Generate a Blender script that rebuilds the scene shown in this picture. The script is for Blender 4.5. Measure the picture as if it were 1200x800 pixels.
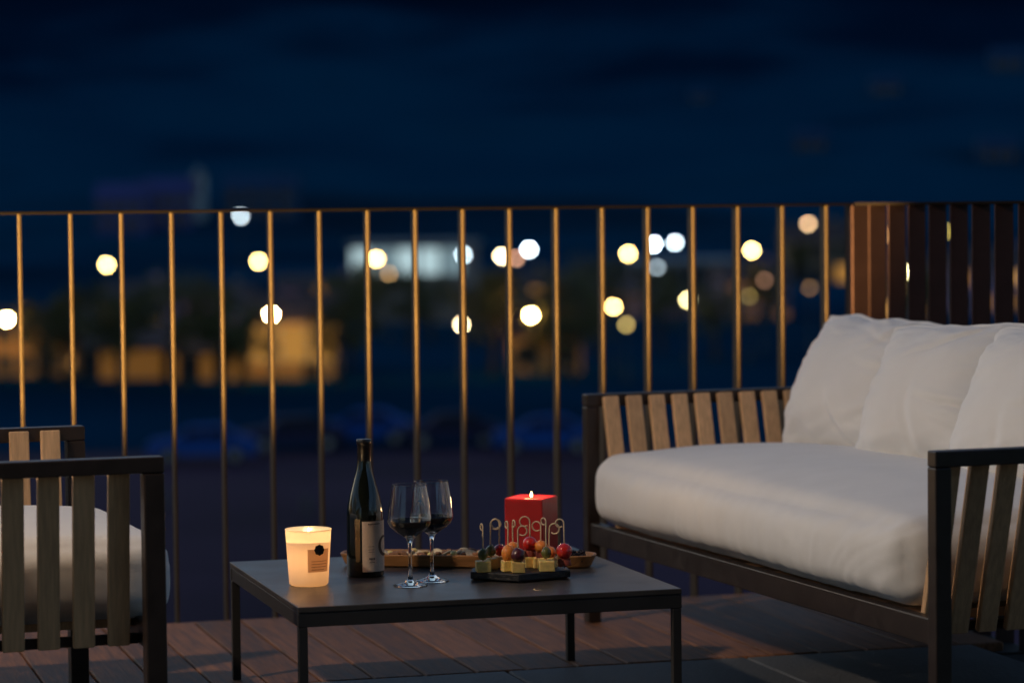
import bpy, bmesh, math, random
from mathutils import Vector, Matrix, noise

for _o in list(bpy.data.objects):
    bpy.data.objects.remove(_o)
sc = bpy.context.scene
C = sc.collection
R = math.radians
rnd = random.Random(7)

# ------------------------------------------------------------------ camera
FPX = 3300.0                                   # focal length in pixels of a 1200 px wide frame
cam_d = bpy.data.cameras.new('camera')
cam_d.sensor_width = 36.0
cam_d.lens = FPX / 1200 * 36
cam_d.clip_start = 0.1
cam_d.clip_end = 9000
cam_d.dof.use_dof = True
cam_d.dof.focus_distance = 6.15
cam_d.dof.aperture_fstop = 2.35
cam_d.dof.aperture_blades = 0
cam = bpy.data.objects.new('camera', cam_d)
C.objects.link(cam)
PITCH = math.atan(156.5 / FPX)
CAMZ = 1.09
CAM_M = Matrix.Translation((0, 0, CAMZ)) @ Matrix.Rotation(R(90) - PITCH, 4, 'X') @ Matrix.Rotation(-0.0108, 4, 'Z')
cam.matrix_world = CAM_M
sc.camera = cam

# ------------------------------------------------------------------ sky (dusk, the afterglow is behind the camera)
world = bpy.data.worlds.new('World')
sc.world = world
world.use_nodes = True
wn = world.node_tree
bg = wn.nodes['Background']
sky = wn.nodes.new('ShaderNodeTexSky')
sky.sky_type = 'NISHITA'
sky.sun_disc = False
SUN_EL, SUN_AZ = R(13), R(315)
sky.sun_elevation = SUN_EL
sky.sun_rotation = SUN_AZ
sky.air_density = 1.0
sky.dust_density = 0.6
sky.ozone_density = 3.0
wn.links.new(sky.outputs[0], bg.inputs[0])
bg.inputs[1].default_value = 0.095

sun_d = bpy.data.lights.new('sun', 'SUN')
sun_d.energy = 0.012
sun_d.angle = R(15)
sun_d.color = (1.0, 0.8, 0.65)
sun = bpy.data.objects.new('sun', sun_d)
C.objects.link(sun)
# direction towards the sun: azimuth measured clockwise from +Y
sdir = Vector((math.sin(SUN_AZ) * math.cos(SUN_EL), math.cos(SUN_AZ) * math.cos(SUN_EL), math.sin(SUN_EL)))
sun.rotation_euler = sdir.to_track_quat('Z', 'Y').to_euler()

sc.view_settings.view_transform = 'Standard'
sc.view_settings.look = 'None'
sc.view_settings.exposure = 0.0
sc.view_settings.gamma = 1.0
sc.view_settings.use_curve_mapping = False
sc.render.engine = 'CYCLES'
sc.cycles.use_denoising = True
try:
    sc.cycles.denoiser = 'OPENIMAGEDENOISE'
except Exception:
    pass
sc.cycles.max_bounces = 28
sc.cycles.transparent_max_bounces = 16
sc.cycles.transmission_bounces = 28
sc.cycles.caustics_refractive = False
sc.cycles.caustics_reflective = False
sc.cycles.diffuse_bounces = 4
sc.cycles.sample_clamp_indirect = 4.0


# ------------------------------------------------------------------ helpers
def at(px, py, Y):
    """World point at depth Y that lies on the sight line of photo pixel (px, py)."""
    d = CAM_M.to_3x3() @ Vector(((px - 600) / FPX, -(py - 400) / FPX, -1))
    return Vector((0, 0, CAMZ)) + d * (Y / d.y)


def tag(o, label=None, cat=None, group=None, kind=None):
    if label: o['label'] = label
    if cat: o['category'] = cat
    if group: o['group'] = group
    if kind: o['kind'] = kind
    return o


def thing(name, loc, rz=0.0, label=None, cat=None, group=None):
    o = bpy.data.objects.new(name, None)
    o.empty_display_size = 0.1
    C.objects.link(o)
    o.location = loc
    o.rotation_euler = (0, 0, rz)
    return tag(o, label, cat, group)


def copy_tree(o, parent=None):
    c = o.copy()
    C.objects.link(c)
    if parent: c.parent = parent
    for ch in list(o.children):
        copy_tree(ch, c)
    return c


class MB:
    """Collects shapes into one mesh."""
    def __init__(s):
        s.v, s.f = [], []

    def add(s, vs, fs):
        n = len(s.v)
        s.v += [tuple(v) for v in vs]
        s.f += [tuple(i + n for i in f) for f in fs]
        return s

    def box(s, x0, x1, y0, y1, z0, z1):
        vs = [(x, y, z) for z in (z0, z1) for y in (y0, y1) for x in (x0, x1)]
        return s.add(vs, [(0, 2, 3, 1), (4, 5, 7, 6), (0, 1, 5, 4), (2, 6, 7, 3), (0, 4, 6, 2), (1, 3, 7, 5)])

    def bar(s, a, b, w, t, up=(0, 0, 1)):
        """box from a to b; w along side, t along the third axis"""
        a, b = Vector(a), Vector(b)
        d = (b - a).normalized()
        side = Vector(up).cross(d)
        if side.length < 1e-6: side = Vector((1, 0, 0))
        side.normalize()
        n = d.cross(side)
        vs = []
        for p in (a, b):
            for i, j in ((-1, -1), (1, -1), (1, 1), (-1, 1)):
                vs.append(p + side * (i * w / 2) + n * (j * t / 2))
        return s.add(vs, [(3, 2, 1, 0), (4, 5, 6, 7), (0, 1, 5, 4), (1, 2, 6, 5), (2, 3, 7, 6), (3, 0, 4, 7)])

    def lathe(s, prof, n=32, o=(0, 0, 0), cap=True):
        vs, fs = [], []
        for r, z in prof:
            for k in range(n):
                a = 2 * math.pi * k / n
                vs.append((o[0] + r * math.cos(a), o[1] + r * math.sin(a), o[2] + z))
        m = len(prof)
        for i in range(m - 1):
            for k in range(n):
                k2 = (k + 1) % n
                fs.append((i * n + k, i * n + k2, (i + 1) * n + k2, (i + 1) * n + k))
        if cap:
            fs.append(tuple(range(n))[::-1])
            fs.append(tuple((m - 1) * n + k for k in range(n)))
        return s.add(vs, fs)

    def tube(s, pts, r, n=8):
        pts = [Vector(p) for p in pts]
        rs = r if isinstance(r, (list, tuple)) else [r] * len(pts)
        vs, fs = [], []
        prev = None
        for i, p in enumerate(pts):
            t = (pts[min(i + 1, len(pts) - 1)] - pts[max(i - 1, 0)]).normalized()
            if prev is None:
                u = t.orthogonal().normalized()
            else:
                u = (prev - t * prev.dot(t)).normalized()
            prev = u
            w = t.cross(u)
            for k in range(n):
                a = 2 * math.pi * k / n
                vs.append(p + (u * math.cos(a) + w * math.sin(a)) * rs[i])
        for i in range(len(pts) - 1):
            for k in range(n):
                k2 = (k + 1) % n
                fs.append((i * n + k, i * n + k2, (i + 1) * n + k2, (i + 1) * n + k))
        fs.append(tuple(range(n))[::-1])
        fs.append(tuple((len(pts) - 1) * n + k for k in range(n)))
        return s.add(vs, fs)

    def sphere(s, c, r, seg=16, rings=10, sq=(1, 1, 1)):
        prof = []
        for i in range(rings + 1):
            a = -math.pi / 2 + math.pi * i / rings
            prof.append((max(1e-5, r * math.cos(a)), r * math.sin(a)))
        vs, fs = [], []
        n = seg
        for rr, z in prof:
            for k in range(n):
                a = 2 * math.pi * k / n
                vs.append((c[0] + rr * math.cos(a) * sq[0], c[1] + rr * math.sin(a) * sq[1], c[2] + z * sq[2]))
        for i in range(rings):
            for k in range(n):
                k2 = (k + 1) % n
                fs.append((i * n + k, i * n + k2, (i + 1) * n + k2, (i + 1) * n + k))
        return s.add(vs, fs)

    def prism(s, poly, z0, z1):
        n = len(poly)
        vs = [(x, y, z0) for x, y in poly] + [(x, y, z1) for x, y in poly]
        fs = [tuple(range(n))[::-1], tuple(range(n, 2 * n))]
        fs += [(i, (i + 1) % n, n + (i + 1) % n, n + i) for i in range(n)]
        return s.add(vs, fs)

    def mesh(s, name, mat, smooth=False):
        me = bpy.data.meshes.new(name)
        me.from_pydata(s.v, [], s.f)
        if mat: me.materials.append(mat)
        if smooth:
            me.polygons.foreach_set('use_smooth', [True] * len(me.polygons))
        me.update()
        return me

    def build(s, name, mat, parent=None, smooth=False, bevel=0.0, seg=2, weld=False):
        me = s.mesh(name, mat, smooth)
        if weld:
            bm = bmesh.new(); bm.from_mesh(me)
            bmesh.ops.remove_doubles(bm, verts=bm.verts, dist=1e-5)
            bm.to_mesh(me); bm.free()
        o = bpy.data.objects.new(name, me)
        C.objects.link(o)
        if parent: o.parent = parent
        if bevel:
            m = o.modifiers.new('bevel', 'BEVEL')
            m.width = bevel; m.segments = seg; m.limit_method = 'ANGLE'
        return o


def inst(name, me, parent=None, loc=(0, 0, 0), rz=0.0):
    o = bpy.data.objects.new(name, me)
    C.objects.link(o)
    if parent: o.parent = parent
    o.location = loc
    o.rotation_euler = (0, 0, rz)
    return o


# ------------------------------------------------------------------ materials
def mat(name, col, rough=0.5, metal=0.0, spec=0.5, vary=0.0, vscale=8.0, bump=0.0, bscale=60.0, stretch=(1, 1, 1),
        emit=None, estr=0.0, sss=0.0, sss_r=(1, .4, .2), sss_s=0.01, trans=0.0, ior=1.45, coat=0.0, objrand=0.0, sheen=0.0):
    m = bpy.data.materials.new(name)
    m.use_nodes = True
    nt = m.node_tree
    p = nt.nodes['Principled BSDF']
    p.inputs['Base Color'].default_value = (*col, 1)
    p.inputs['Roughness'].default_value = rough
    p.inputs['Metallic'].default_value = metal
    p.inputs['Specular IOR Level'].default_value = spec
    p.inputs['IOR'].default_value = ior
    p.inputs['Coat Weight'].default_value = coat
    p.inputs['Sheen Weight'].default_value = sheen
    if trans: p.inputs['Transmission Weight'].default_value = trans
    if sss:
        p.inputs['Subsurface Weight'].default_value = sss
        p.inputs['Subsurface Radius'].default_value = sss_r
        p.inputs['Subsurface Scale'].default_value = sss_s
    if emit:
        p.inputs['Emission Color'].default_value = (*emit, 1)
        p.inputs['Emission Strength'].default_value = estr
    if vary or bump or objrand:
        tc = nt.nodes.new('ShaderNodeTexCoord')
        mp = nt.nodes.new('ShaderNodeMapping')
        mp.inputs['Scale'].default_value = stretch
        nt.links.new(tc.outputs['Object'], mp.inputs['Vector'])
        oi = nt.nodes.new('ShaderNodeObjectInfo')
        if objrand:
            vm = nt.nodes.new('ShaderNodeVectorMath'); vm.operation = 'ADD'
            mu = nt.nodes.new('ShaderNodeMath'); mu.operation = 'MULTIPLY'; mu.inputs[1].default_value = 37.0
            nt.links.new(oi.outputs['Random'], mu.inputs[0])
            nt.links.new(tc.outputs['Object'], vm.inputs[0]); nt.links.new(mu.outputs[0], vm.inputs[1])
            nt.links.new(vm.outputs[0], mp.inputs['Vector'])
        n1 = nt.nodes.new('ShaderNodeTexNoise')
        n1.inputs['Scale'].default_value = vscale
        n1.inputs['Detail'].default_value = 6
        nt.links.new(mp.outputs[0], n1.inputs['Vector'])
        if vary or objrand:
            hs = nt.nodes.new('ShaderNodeMixRGB')
            hs.blend_type = 'MULTIPLY'; hs.inputs[0].default_value = 1.0
            hs.inputs[1].default_value = (*col, 1)
            mr = nt.nodes.new('ShaderNodeMapRange')
            mr.inputs['From Min'].default_value = 0.3; mr.inputs['From Max'].default_value = 0.7
            mr.inputs['To Min'].default_value = 1 - vary; mr.inputs['To Max'].default_value = 1 + vary
            nt.links.new(n1.outputs['Fac'], mr.inputs['Value'])
            last = mr.outputs[0]
            if objrand:
                mr2 = nt.nodes.new('ShaderNodeMapRange')
                mr2.inputs['To Min'].default_value = 1 - objrand; mr2.inputs['To Max'].default_value = 1 + objrand
                nt.links.new(oi.outputs['Random'], mr2.inputs['Value'])
                mm = nt.nodes.new('ShaderNodeMath'); mm.operation = 'MULTIPLY'
                nt.links.new(last, mm.inputs[0]); nt.links.new(mr2.outputs[0], mm.inputs[1])
                last = mm.outputs[0]
            nt.links.new(last, hs.inputs[2])
            nt.links.new(hs.outputs[0], p.inputs['Base Color'])
            mrr = nt.nodes.new('ShaderNodeMapRange')
            mrr.inputs['To Min'].default_value = max(0, rough - 0.12); mrr.inputs['To Max'].default_value = min(1, rough + 0.12)
            nt.links.new(n1.outputs['Fac'], mrr.inputs['Value'])
            nt.links.new(mrr.outputs[0], p.inputs['Roughness'])
        if bump:
            n2 = nt.nodes.new('ShaderNodeTexNoise')
            n2.inputs['Scale'].default_value = bscale
            n2.inputs['Detail'].default_value = 4
            nt.links.new(mp.outputs[0], n2.inputs['Vector'])
            b = nt.nodes.new('ShaderNodeBump')
            b.inputs['Strength'].default_value = bump
            b.inputs['Distance'].default_value = 0.01
            nt.links.new(n2.outputs['Fac'], b.inputs['Height'])
            nt.links.new(b.outputs[0], p.inputs['Normal'])
    return m


def emat(name, col, s):
    m = bpy.data.materials.new(name)
    m.use_nodes = True
    nt = m.node_tree
    nt.nodes.clear()
    e = nt.nodes.new('ShaderNodeEmission')
    o = nt.nodes.new('ShaderNodeOutputMaterial')
    e.inputs[0].default_value = (*col, 1); e.inputs[1].default_value = s
    nt.links.new(e.outputs[0], o.inputs[0])
    return m


M = {}
M['plank'] = mat('deck timber', (0.20, 0.090, 0.045), 0.6, spec=0.25, vary=0.45, vscale=5, stretch=(14, 1, 14), bump=0.35, bscale=16, objrand=0.3)
M['joist'] = mat('dark joist timber', (0.02, 0.016, 0.014), 0.8, vary=0.2)
M['stone'] = mat('grey paving stone', (0.075, 0.08, 0.09), 0.6, vary=0.3, vscale=7, bump=0.3, bscale=90, objrand=0.15)
M['rail'] = mat('bronze painted steel', (0.045, 0.0285, 0.0135), 0.45, metal=0.0, spec=0.4, vary=0.15, vscale=20)
M['rail_top'] = mat('matt dark handrail', (0.008, 0.006, 0.005), 0.9, spec=0.03, vary=0.15)
M['rail_shade'] = mat('shade-darkened rail steel', (0.036, 0.018, 0.017), 0.6, spec=0.15, vary=0.15, vscale=20)  # shade put into the colour: side bars darkened to look unlit
M['frame'] = mat('dark bronze frame', (0.026, 0.017, 0.014), 0.42, spec=0.5, vary=0.2, vscale=30, bump=0.05, bscale=200)
M['teak'] = mat('oiled teak', (0.6, 0.38, 0.21), 0.6, spec=0.3, vary=0.16, vscale=6, stretch=(22, 22, 1.2), bump=0.2, bscale=18, objrand=0.18)
M['table'] = mat('charcoal ceramic top', (0.056, 0.049, 0.045), 0.36, spec=0.5, vary=0.3, vscale=10, bump=0.06, bscale=160)
M['tleg'] = mat('charcoal steel', (0.03, 0.028, 0.028), 0.45, spec=0.5, vary=0.15)
M['tray'] = mat('olive wood tray', (0.36, 0.17, 0.06), 0.45, vary=0.35, vscale=5, stretch=(2, 16, 16), bump=0.12, bscale=20)
M['slate'] = mat('black slate', (0.018, 0.019, 0.022), 0.5, vary=0.4, vscale=25, bump=0.5, bscale=60)
M['cheese'] = mat('yellow cheese', (0.88, 0.64, 0.22), 0.45, vary=0.18, vscale=60, bump=0.15, bscale=250, sss=0.25, sss_s=0.004, objrand=0.12)
M['olive'] = mat('green olive', (0.14, 0.14, 0.04), 0.25, vary=0.3, vscale=60, coat=0.2, objrand=0.25)
M['tomato'] = mat('cherry tomato', (0.66, 0.028, 0.022), 0.12, vary=0.2, vscale=50, coat=0.6, sss=0.15, sss_s=0.003)
M['melon'] = mat('orange melon', (0.9, 0.3, 0.06), 0.35, vary=0.25, vscale=70, bump=0.15, bscale=200, sss=0.25, sss_s=0.004)
M['grape'] = mat('purple grape', (0.09, 0.018, 0.03), 0.3, vary=0.3, vscale=60, coat=0.2)
M['ham'] = mat('cured ham', (0.34, 0.08, 0.06), 0.45, vary=0.45, vscale=90, bump=0.2, bscale=150, sss=0.2, sss_s=0.003)
M['pick'] = mat('bamboo pick', (0.66, 0.5, 0.32), 0.45, vary=0.2, vscale=40)
M['cracker'] = mat('pale cracker', (0.72, 0.58, 0.38), 0.7, vary=0.3, vscale=80, bump=0.4, bscale=200, objrand=0.2)
M['almond'] = mat('brown almond', (0.28, 0.13, 0.06), 0.6, vary=0.3, vscale=120, bump=0.3, bscale=300, objrand=0.3)
M['berry'] = mat('dark berry', (0.02, 0.018, 0.03), 0.45, vary=0.4, vscale=60, bump=0.4, bscale=300)
M['redwax'] = mat('red wax', (0.46, 0.018, 0.018), 0.42, vary=0.08, vscale=20, bump=0.06, bscale=60, sss=0.5, sss_r=(1, .12, .08), sss_s=0.02)
M['wick'] = mat('charred wick', (0.02, 0.015, 0.012), 0.9)
M['bottle'] = mat('dark green bottle glass', (0.006, 0.008, 0.006), 0.06, spec=0.6, coat=0.4)
M['foil'] = mat('black foil capsule', (0.012, 0.012, 0.014), 0.3, spec=0.6, bump=0.05, bscale=300)
M['label'] = mat('cream paper label', (0.62, 0.52, 0.43), 0.6, vary=0.05, vscale=200)
M['ink'] = mat('dark print', (0.06, 0.045, 0.04), 0.6)
M['paper2'] = mat('candle paper label', (0.55, 0.4, 0.28), 0.6)
M['wax'] = mat('ivory wax', (0.85, 0.75, 0.55), 0.4, sss=0.6, sss_r=(1, .7, .4), sss_s=0.03)
M['wine'] = mat('red wine', (0.035, 0.002, 0.006), 0.02, spec=0.5)
g = bpy.data.materials.new('clear glass'); g.use_nodes = True
_p = g.node_tree.nodes['Principled BSDF']
_p.inputs['Base Color'].default_value = (1, 1, 1, 1); _p.inputs['Transmission Weight'].default_value = 1.0
_p.inputs['Roughness'].default_value = 0.0; _p.inputs['IOR'].default_value = 1.47
M['glass'] = g
M['flame'] = emat('candle flame', (1.0, 0.62, 0.22), 22.0)

# woven off-white cushion cloth: fine weave, soft creases
cl = bpy.data.materials.new('off-white woven fabric'); cl.use_nodes = True
nt = cl.node_tree; p = nt.nodes['Principled BSDF']
p.inputs['Roughness'].default_value = 0.9; p.inputs['Specular IOR Level'].default_value = 0.2
p.inputs['Sheen Weight'].default_value = 0.25
tc = nt.nodes.new('ShaderNodeTexCoord')
nz = nt.nodes.new('ShaderNodeTexNoise'); nz.inputs['Scale'].default_value = 9; nz.inputs['Detail'].default_value = 5
cr = nt.nodes.new('ShaderNodeValToRGB')
cr.color_ramp.elements[0].position = 0.3; cr.color_ramp.elements[0].color = (0.78, 0.775, 0.765, 1)
cr.color_ramp.elements[1].position = 0.7; cr.color_ramp.elements[1].color = (0.82, 0.815, 0.805, 1)
nt.links.new(tc.outputs['Object'], nz.inputs['Vector']); nt.links.new(nz.outputs['Fac'], cr.inputs['Fac'])
nt.links.new(cr.outputs[0], p.inputs['Base Color'])
wv = nt.nodes.new('ShaderNodeTexNoise'); wv.inputs['Scale'].default_value = 420; wv.inputs['Detail'].default_value = 2
ws = nt.nodes.new('ShaderNodeTexNoise'); ws.inputs['Scale'].default_value = 14; ws.inputs['Detail'].default_value = 3
ws.inputs['Distortion'].default_value = 0.6
nt.links.new(tc.outputs['Object'], wv.inputs['Vector']); nt.links.new(tc.outputs['Object'], ws.inputs['Vector'])
b1 = nt.nodes.new('ShaderNodeBump'); b1.inputs['Strength'].default_value = 0.25; b1.inputs['Distance'].default_value = 0.002
b2 = nt.nodes.new('ShaderNodeBump'); b2.inputs['Strength'].default_value = 0.10; b2.inputs['Distance'].default_value = 0.012
nt.links.new(wv.outputs['Fac'], b1.inputs['Height']); nt.links.new(ws.outputs['Fac'], b2.inputs['Height'])
nt.links.new(b1.outputs[0], b2.inputs['Normal']); nt.links.new(b2.outputs[0], p.inputs['Normal'])
M['cloth'] = cl

# frosted candle glass: light from inside comes through it
fg = bpy.data.materials.new('frosted candle glass'); fg.use_nodes = True
nt = fg.node_tree; nt.nodes.clear()
ou = nt.nodes.new('ShaderNodeOutputMaterial')
tl = nt.nodes.new('ShaderNodeBsdfTranslucent'); tl.inputs[0].default_value = (0.95, 0.72, 0.48, 1)
df = nt.nodes.new('ShaderNodeBsdfDiffuse'); df.inputs[0].default_value = (0.85, 0.82, 0.76, 1)
gl = nt.nodes.new('ShaderNodeBsdfGlossy'); gl.inputs['Roughness'].default_value = 0.18
mx = nt.nodes.new('ShaderNodeMixShader'); mx.inputs[0].default_value = 0.45
mx2 = nt.nodes.new('ShaderNodeMixShader'); mx2.inputs[0].default_value = 0.06
nt.links.new(tl.outputs[0], mx.inputs[1]); nt.links.new(df.outputs[0], mx.inputs[2])
nt.links.new(mx.outputs[0], mx2.inputs[1]); nt.links.new(gl.outputs[0], mx2.inputs[2])
nt.links.new(mx2.outputs[0], ou.inputs[0])
M['frost'] = fg
pp = fg.copy(); pp.name = 'thin candle paper'
for n_ in pp.node_tree.nodes:
    if n_.type in ('BSDF_TRANSLUCENT', 'BSDF_DIFFUSE'): n_.inputs[0].default_value = (0.62, 0.44, 0.3, 1)
M['paper2'] = pp

# town and landscape
M['asphalt'] = mat('dark asphalt', (0.06, 0.034, 0.058), 0.95, spec=0.05, vary=0.4, vscale=0.08, bump=0.1, bscale=2)
M['field'] = mat('valley ground', (0.004, 0.043, 0.088), 1.0, spec=0.0, vary=0.5, vscale=0.02)
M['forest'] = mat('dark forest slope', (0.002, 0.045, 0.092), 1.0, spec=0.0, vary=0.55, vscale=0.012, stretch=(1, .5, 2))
M['wall_a'] = mat('plaster wall grey', (0.2, 0.18, 0.17), 0.9, vary=0.2, vscale=0.6)
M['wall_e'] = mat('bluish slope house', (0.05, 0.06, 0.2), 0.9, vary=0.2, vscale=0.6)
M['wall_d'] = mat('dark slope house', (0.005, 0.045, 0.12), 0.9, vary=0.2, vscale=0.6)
M['wall_b'] = mat('plaster wall mauve', (0.32, 0.2, 0.3), 0.9, vary=0.2, vscale=0.6)
M['wall_c'] = mat('plaster wall ochre', (0.32, 0.21, 0.1), 0.9, vary=0.2, vscale=0.6)
M['wall_g'] = mat('sandy plaster wall', (0.6, 0.3, 0.1), 0.9, vary=0.2, vscale=0.6)
M['roof_a'] = mat('tiled roof', (0.07, 0.045, 0.045), 0.8, vary=0.3, vscale=2)
M['roof_b'] = mat('pale sheet roof', (0.2, 0.24, 0.27), 0.6, vary=0.2, vscale=1)
M['door'] = mat('dark wooden door', (0.05, 0.03, 0.02), 0.6)
M['pane'] = mat('unlit window pane', (0.02, 0.025, 0.03), 0.1)
M['pane_warm'] = emat('warm lit window', (1.0, 0.5, 0.13), 0.9)
M['pane_dim'] = emat('dim lit window', (1.0, 0.45, 0.12), 0.25)
M['pane_glow'] = emat('added orange glow', (1.0, 0.47, 0.1), 0.42)  # added emission standing in for lamp-lit orange facades
M['pane_ember'] = emat('added ember glow', (1.0, 0.42, 0.08), 0.15)  # dim emission added for a soft amber blur on house fronts
M['pane_mauve'] = emat('added mauve glow', (0.55, 0.3, 0.6), 0.12)  # dim emission added for soft purple patches among the houses
M['pane_cool2'] = emat('cool lit shop bay', (0.5, 0.75, 0.85), 0.35)
M['pane_cool'] = emat('cool lit shop front', (0.62, 0.85, 0.9), 0.75)
M['bark'] = mat('bark', (0.05, 0.035, 0.025), 0.9, vary=0.3, vscale=4)
M['leaf'] = mat('leaf', (0.10, 0.09, 0.03), 0.7, vary=0.4, vscale=0.5)
M['pole'] = mat('lamp post steel', (0.05, 0.05, 0.055), 0.5)
M['lampmetal'] = mat('black lamp metal', (0.02, 0.02, 0.02), 0.4)
M['carA'] = mat('blue car paint', (0.018, 0.085, 0.34), 0.7, spec=0.1)
M['carB'] = mat('grey car paint', (0.03, 0.03, 0.07), 0.7, spec=0.1)
M['carglass'] = mat('car glass', (0.01, 0.012, 0.016), 0.3, spec=0.2)
M['tyre'] = mat('tyre rubber', (0.015, 0.015, 0.015), 0.8)
M['rim'] = mat('wheel rim', (0.3, 0.3, 0.32), 0.35, metal=0.8)
M['hl'] = mat('headlight glass', (0.5, 0.5, 0.5), 0.1)

# sky gradient painted into the slope colour: darker towards the top, paler belt below
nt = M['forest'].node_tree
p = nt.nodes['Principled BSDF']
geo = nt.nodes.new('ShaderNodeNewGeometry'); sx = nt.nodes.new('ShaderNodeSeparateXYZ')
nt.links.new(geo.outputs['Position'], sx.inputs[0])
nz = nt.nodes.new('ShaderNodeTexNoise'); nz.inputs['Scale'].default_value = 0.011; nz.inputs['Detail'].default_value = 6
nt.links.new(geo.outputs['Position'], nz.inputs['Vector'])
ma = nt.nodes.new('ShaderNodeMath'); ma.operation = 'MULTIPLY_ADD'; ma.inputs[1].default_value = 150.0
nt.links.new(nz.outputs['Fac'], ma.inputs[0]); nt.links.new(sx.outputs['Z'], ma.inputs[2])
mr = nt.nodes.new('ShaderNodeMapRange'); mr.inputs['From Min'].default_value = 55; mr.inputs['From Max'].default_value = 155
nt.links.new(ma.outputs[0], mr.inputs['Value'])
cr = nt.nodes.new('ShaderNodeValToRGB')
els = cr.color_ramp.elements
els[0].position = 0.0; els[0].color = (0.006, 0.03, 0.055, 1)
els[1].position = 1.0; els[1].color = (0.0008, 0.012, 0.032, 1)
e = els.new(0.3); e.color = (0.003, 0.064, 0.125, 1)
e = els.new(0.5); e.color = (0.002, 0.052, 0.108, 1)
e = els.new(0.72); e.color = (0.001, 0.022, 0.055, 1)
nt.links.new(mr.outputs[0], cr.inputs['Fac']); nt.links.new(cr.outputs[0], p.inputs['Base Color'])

# ------------------------------------------------------------------ land
def tz(x, y):
    """height of the land beyond the terrace"""
    if y < 160: z = -9.0
    elif y < 430: z = -9.0 + 4.0 * ((y - 160) / 270) ** 1.3
    else:
        t = y - 430
        z = -5.0 + 0.05 * t + 0.00024 * t * t if t < 700 else 147.6 - 0.0004 * (t - 700) ** 2
        z += 16 * min(1, t / 350) * noise.noise(Vector((x * 0.0045, y * 0.003, 3.1)))
        z += 6 * min(1, t / 250) * noise.noise(Vector((x * 0.015, y * 0.01, 7.7)))
    return z


m = MB()
xs = [-900 + 30 * i for i in range(61)]
ys = [-60, 0, 40, 80, 120, 160, 190, 220, 260, 300, 340, 380, 430]
for y in ys:
    for x in xs: m.v.append((x, y, tz(x, y)))
nx = len(xs)
for j in range(len(ys) - 1):
    for i in range(nx - 1):
        m.f.append((j * nx + i, j * nx + i + 1, (j + 1) * nx + i + 1, (j + 1) * nx + i))
tag(m.build('valley_ground', M['field'], smooth=True), kind='structure')

m = MB()
xs = [-1500 + 20 * i for i in range(151)]
ys = [430 + 16 * j for j in range(60)]
nx = len(xs)
for y in ys:
    for x in xs: m.v.append((x, y, tz(x, y) - (0.02 if y == 430 else 0)))
for j in range(len(ys) - 1):
    for i in range(nx - 1):
        m.f.append((j * nx + i, j * nx + i + 1, (j + 1) * nx + i + 1, (j + 1) * nx + i))
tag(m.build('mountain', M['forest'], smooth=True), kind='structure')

m = MB()
m.box(-120, 120, 62, 118, -9.1, -8.99)
tag(m.build('road', M['asphalt']), kind='structure')

# ------------------------------------------------------------------ terrace: deck, paving, railings
YAW = R(16)
U = Vector((math.cos(YAW), math.sin(YAW), 0))
V = Vector((-math.sin(YAW), math.cos(YAW), 0))
UMAX, VMAX, VPAVE = 3.16, 7.40, 6.36
DECK_U0 = -3.6
m = MB()
m.box(DECK_U0, UMAX + 0.02, VPAVE + 0.01, VMAX - 0.01, -0.2, -0.03)
deck = m.build('deck', M['joist'])
deck.rotation_euler.z = YAW
tag(deck, kind='structure')
PW, GAP = 0.118, 0.006
plank_me = []
for k in range(4):
    m = MB()
    L = VMAX - VPAVE - 0.008
    m.box(-PW / 2, PW / 2, 0, L, -0.024, 0)
    me = m.mesh('plank', M['plank'])
    bm = bmesh.new(); bm.from_mesh(me)
    bmesh.ops.bevel(bm, geom=bm.edges[:], offset=0.003, segments=1, affect='EDGES')
    bm.to_mesh(me); bm.free()
    plank_me.append(me)
n = int((UMAX - DECK_U0) / (PW + GAP))
for i in range(n):
    o = inst('plank', plank_me[i % 4], deck, (DECK_U0 + PW / 2 + i * (PW + GAP), VPAVE + 0.004, rnd.uniform(-0.0012, 0.0012)))
    o.rotation_euler = (0, rnd.uniform(-.004, .004), 0)
m = MB(); m.box(DECK_U0, UMAX + 0.02, VMAX, VMAX + 0.022, -0.2, -0.004)
m.build('edge_board', M['plank'], deck, bevel=0.003)

m = MB()
m.box(-3.6, 3.3, -1.6, VPAVE, -0.2, -0.034)
pav = m.build('paving', M['joist'])
pav.rotation_euler.z = YAW
tag(pav, kind='structure')
m = MB(); m.box(0, 0.594, 0, 0.594, -0.03, 0.0)
sl = m.mesh('slab', M['stone'])
bm = bmesh.new(); bm.from_mesh(sl)
bmesh.ops.bevel(bm, geom=bm.edges[:], offset=0.004, segments=1, affect='EDGES')
bm.to_mesh(sl); bm.free()
for i in range(11):
    for j in range(13):
        o = inst('slab', sl, pav, (-3.6 + 0.6 * i + 0.003 + (0.0), VPAVE - 0.004 - 0.6 * (j + 1) + 0.003, rnd.uniform(-.0012, .0008)))

# the wall that carries the terrace
m = MB()
m.box(-3.7, 3.4, -1.7, 7.36, -9.2, -0.21)
tw = m.build('terrace_wall', M['wall_a'])
tw.rotation_euler.z = YAW
tag(tw, kind='structure')

BD, BT, SP = 0.050, 0.006, 0.1334
RAILZ = 1.09
VR, UR = 7.455, 3.17
ROOF_V = 4.6


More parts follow.
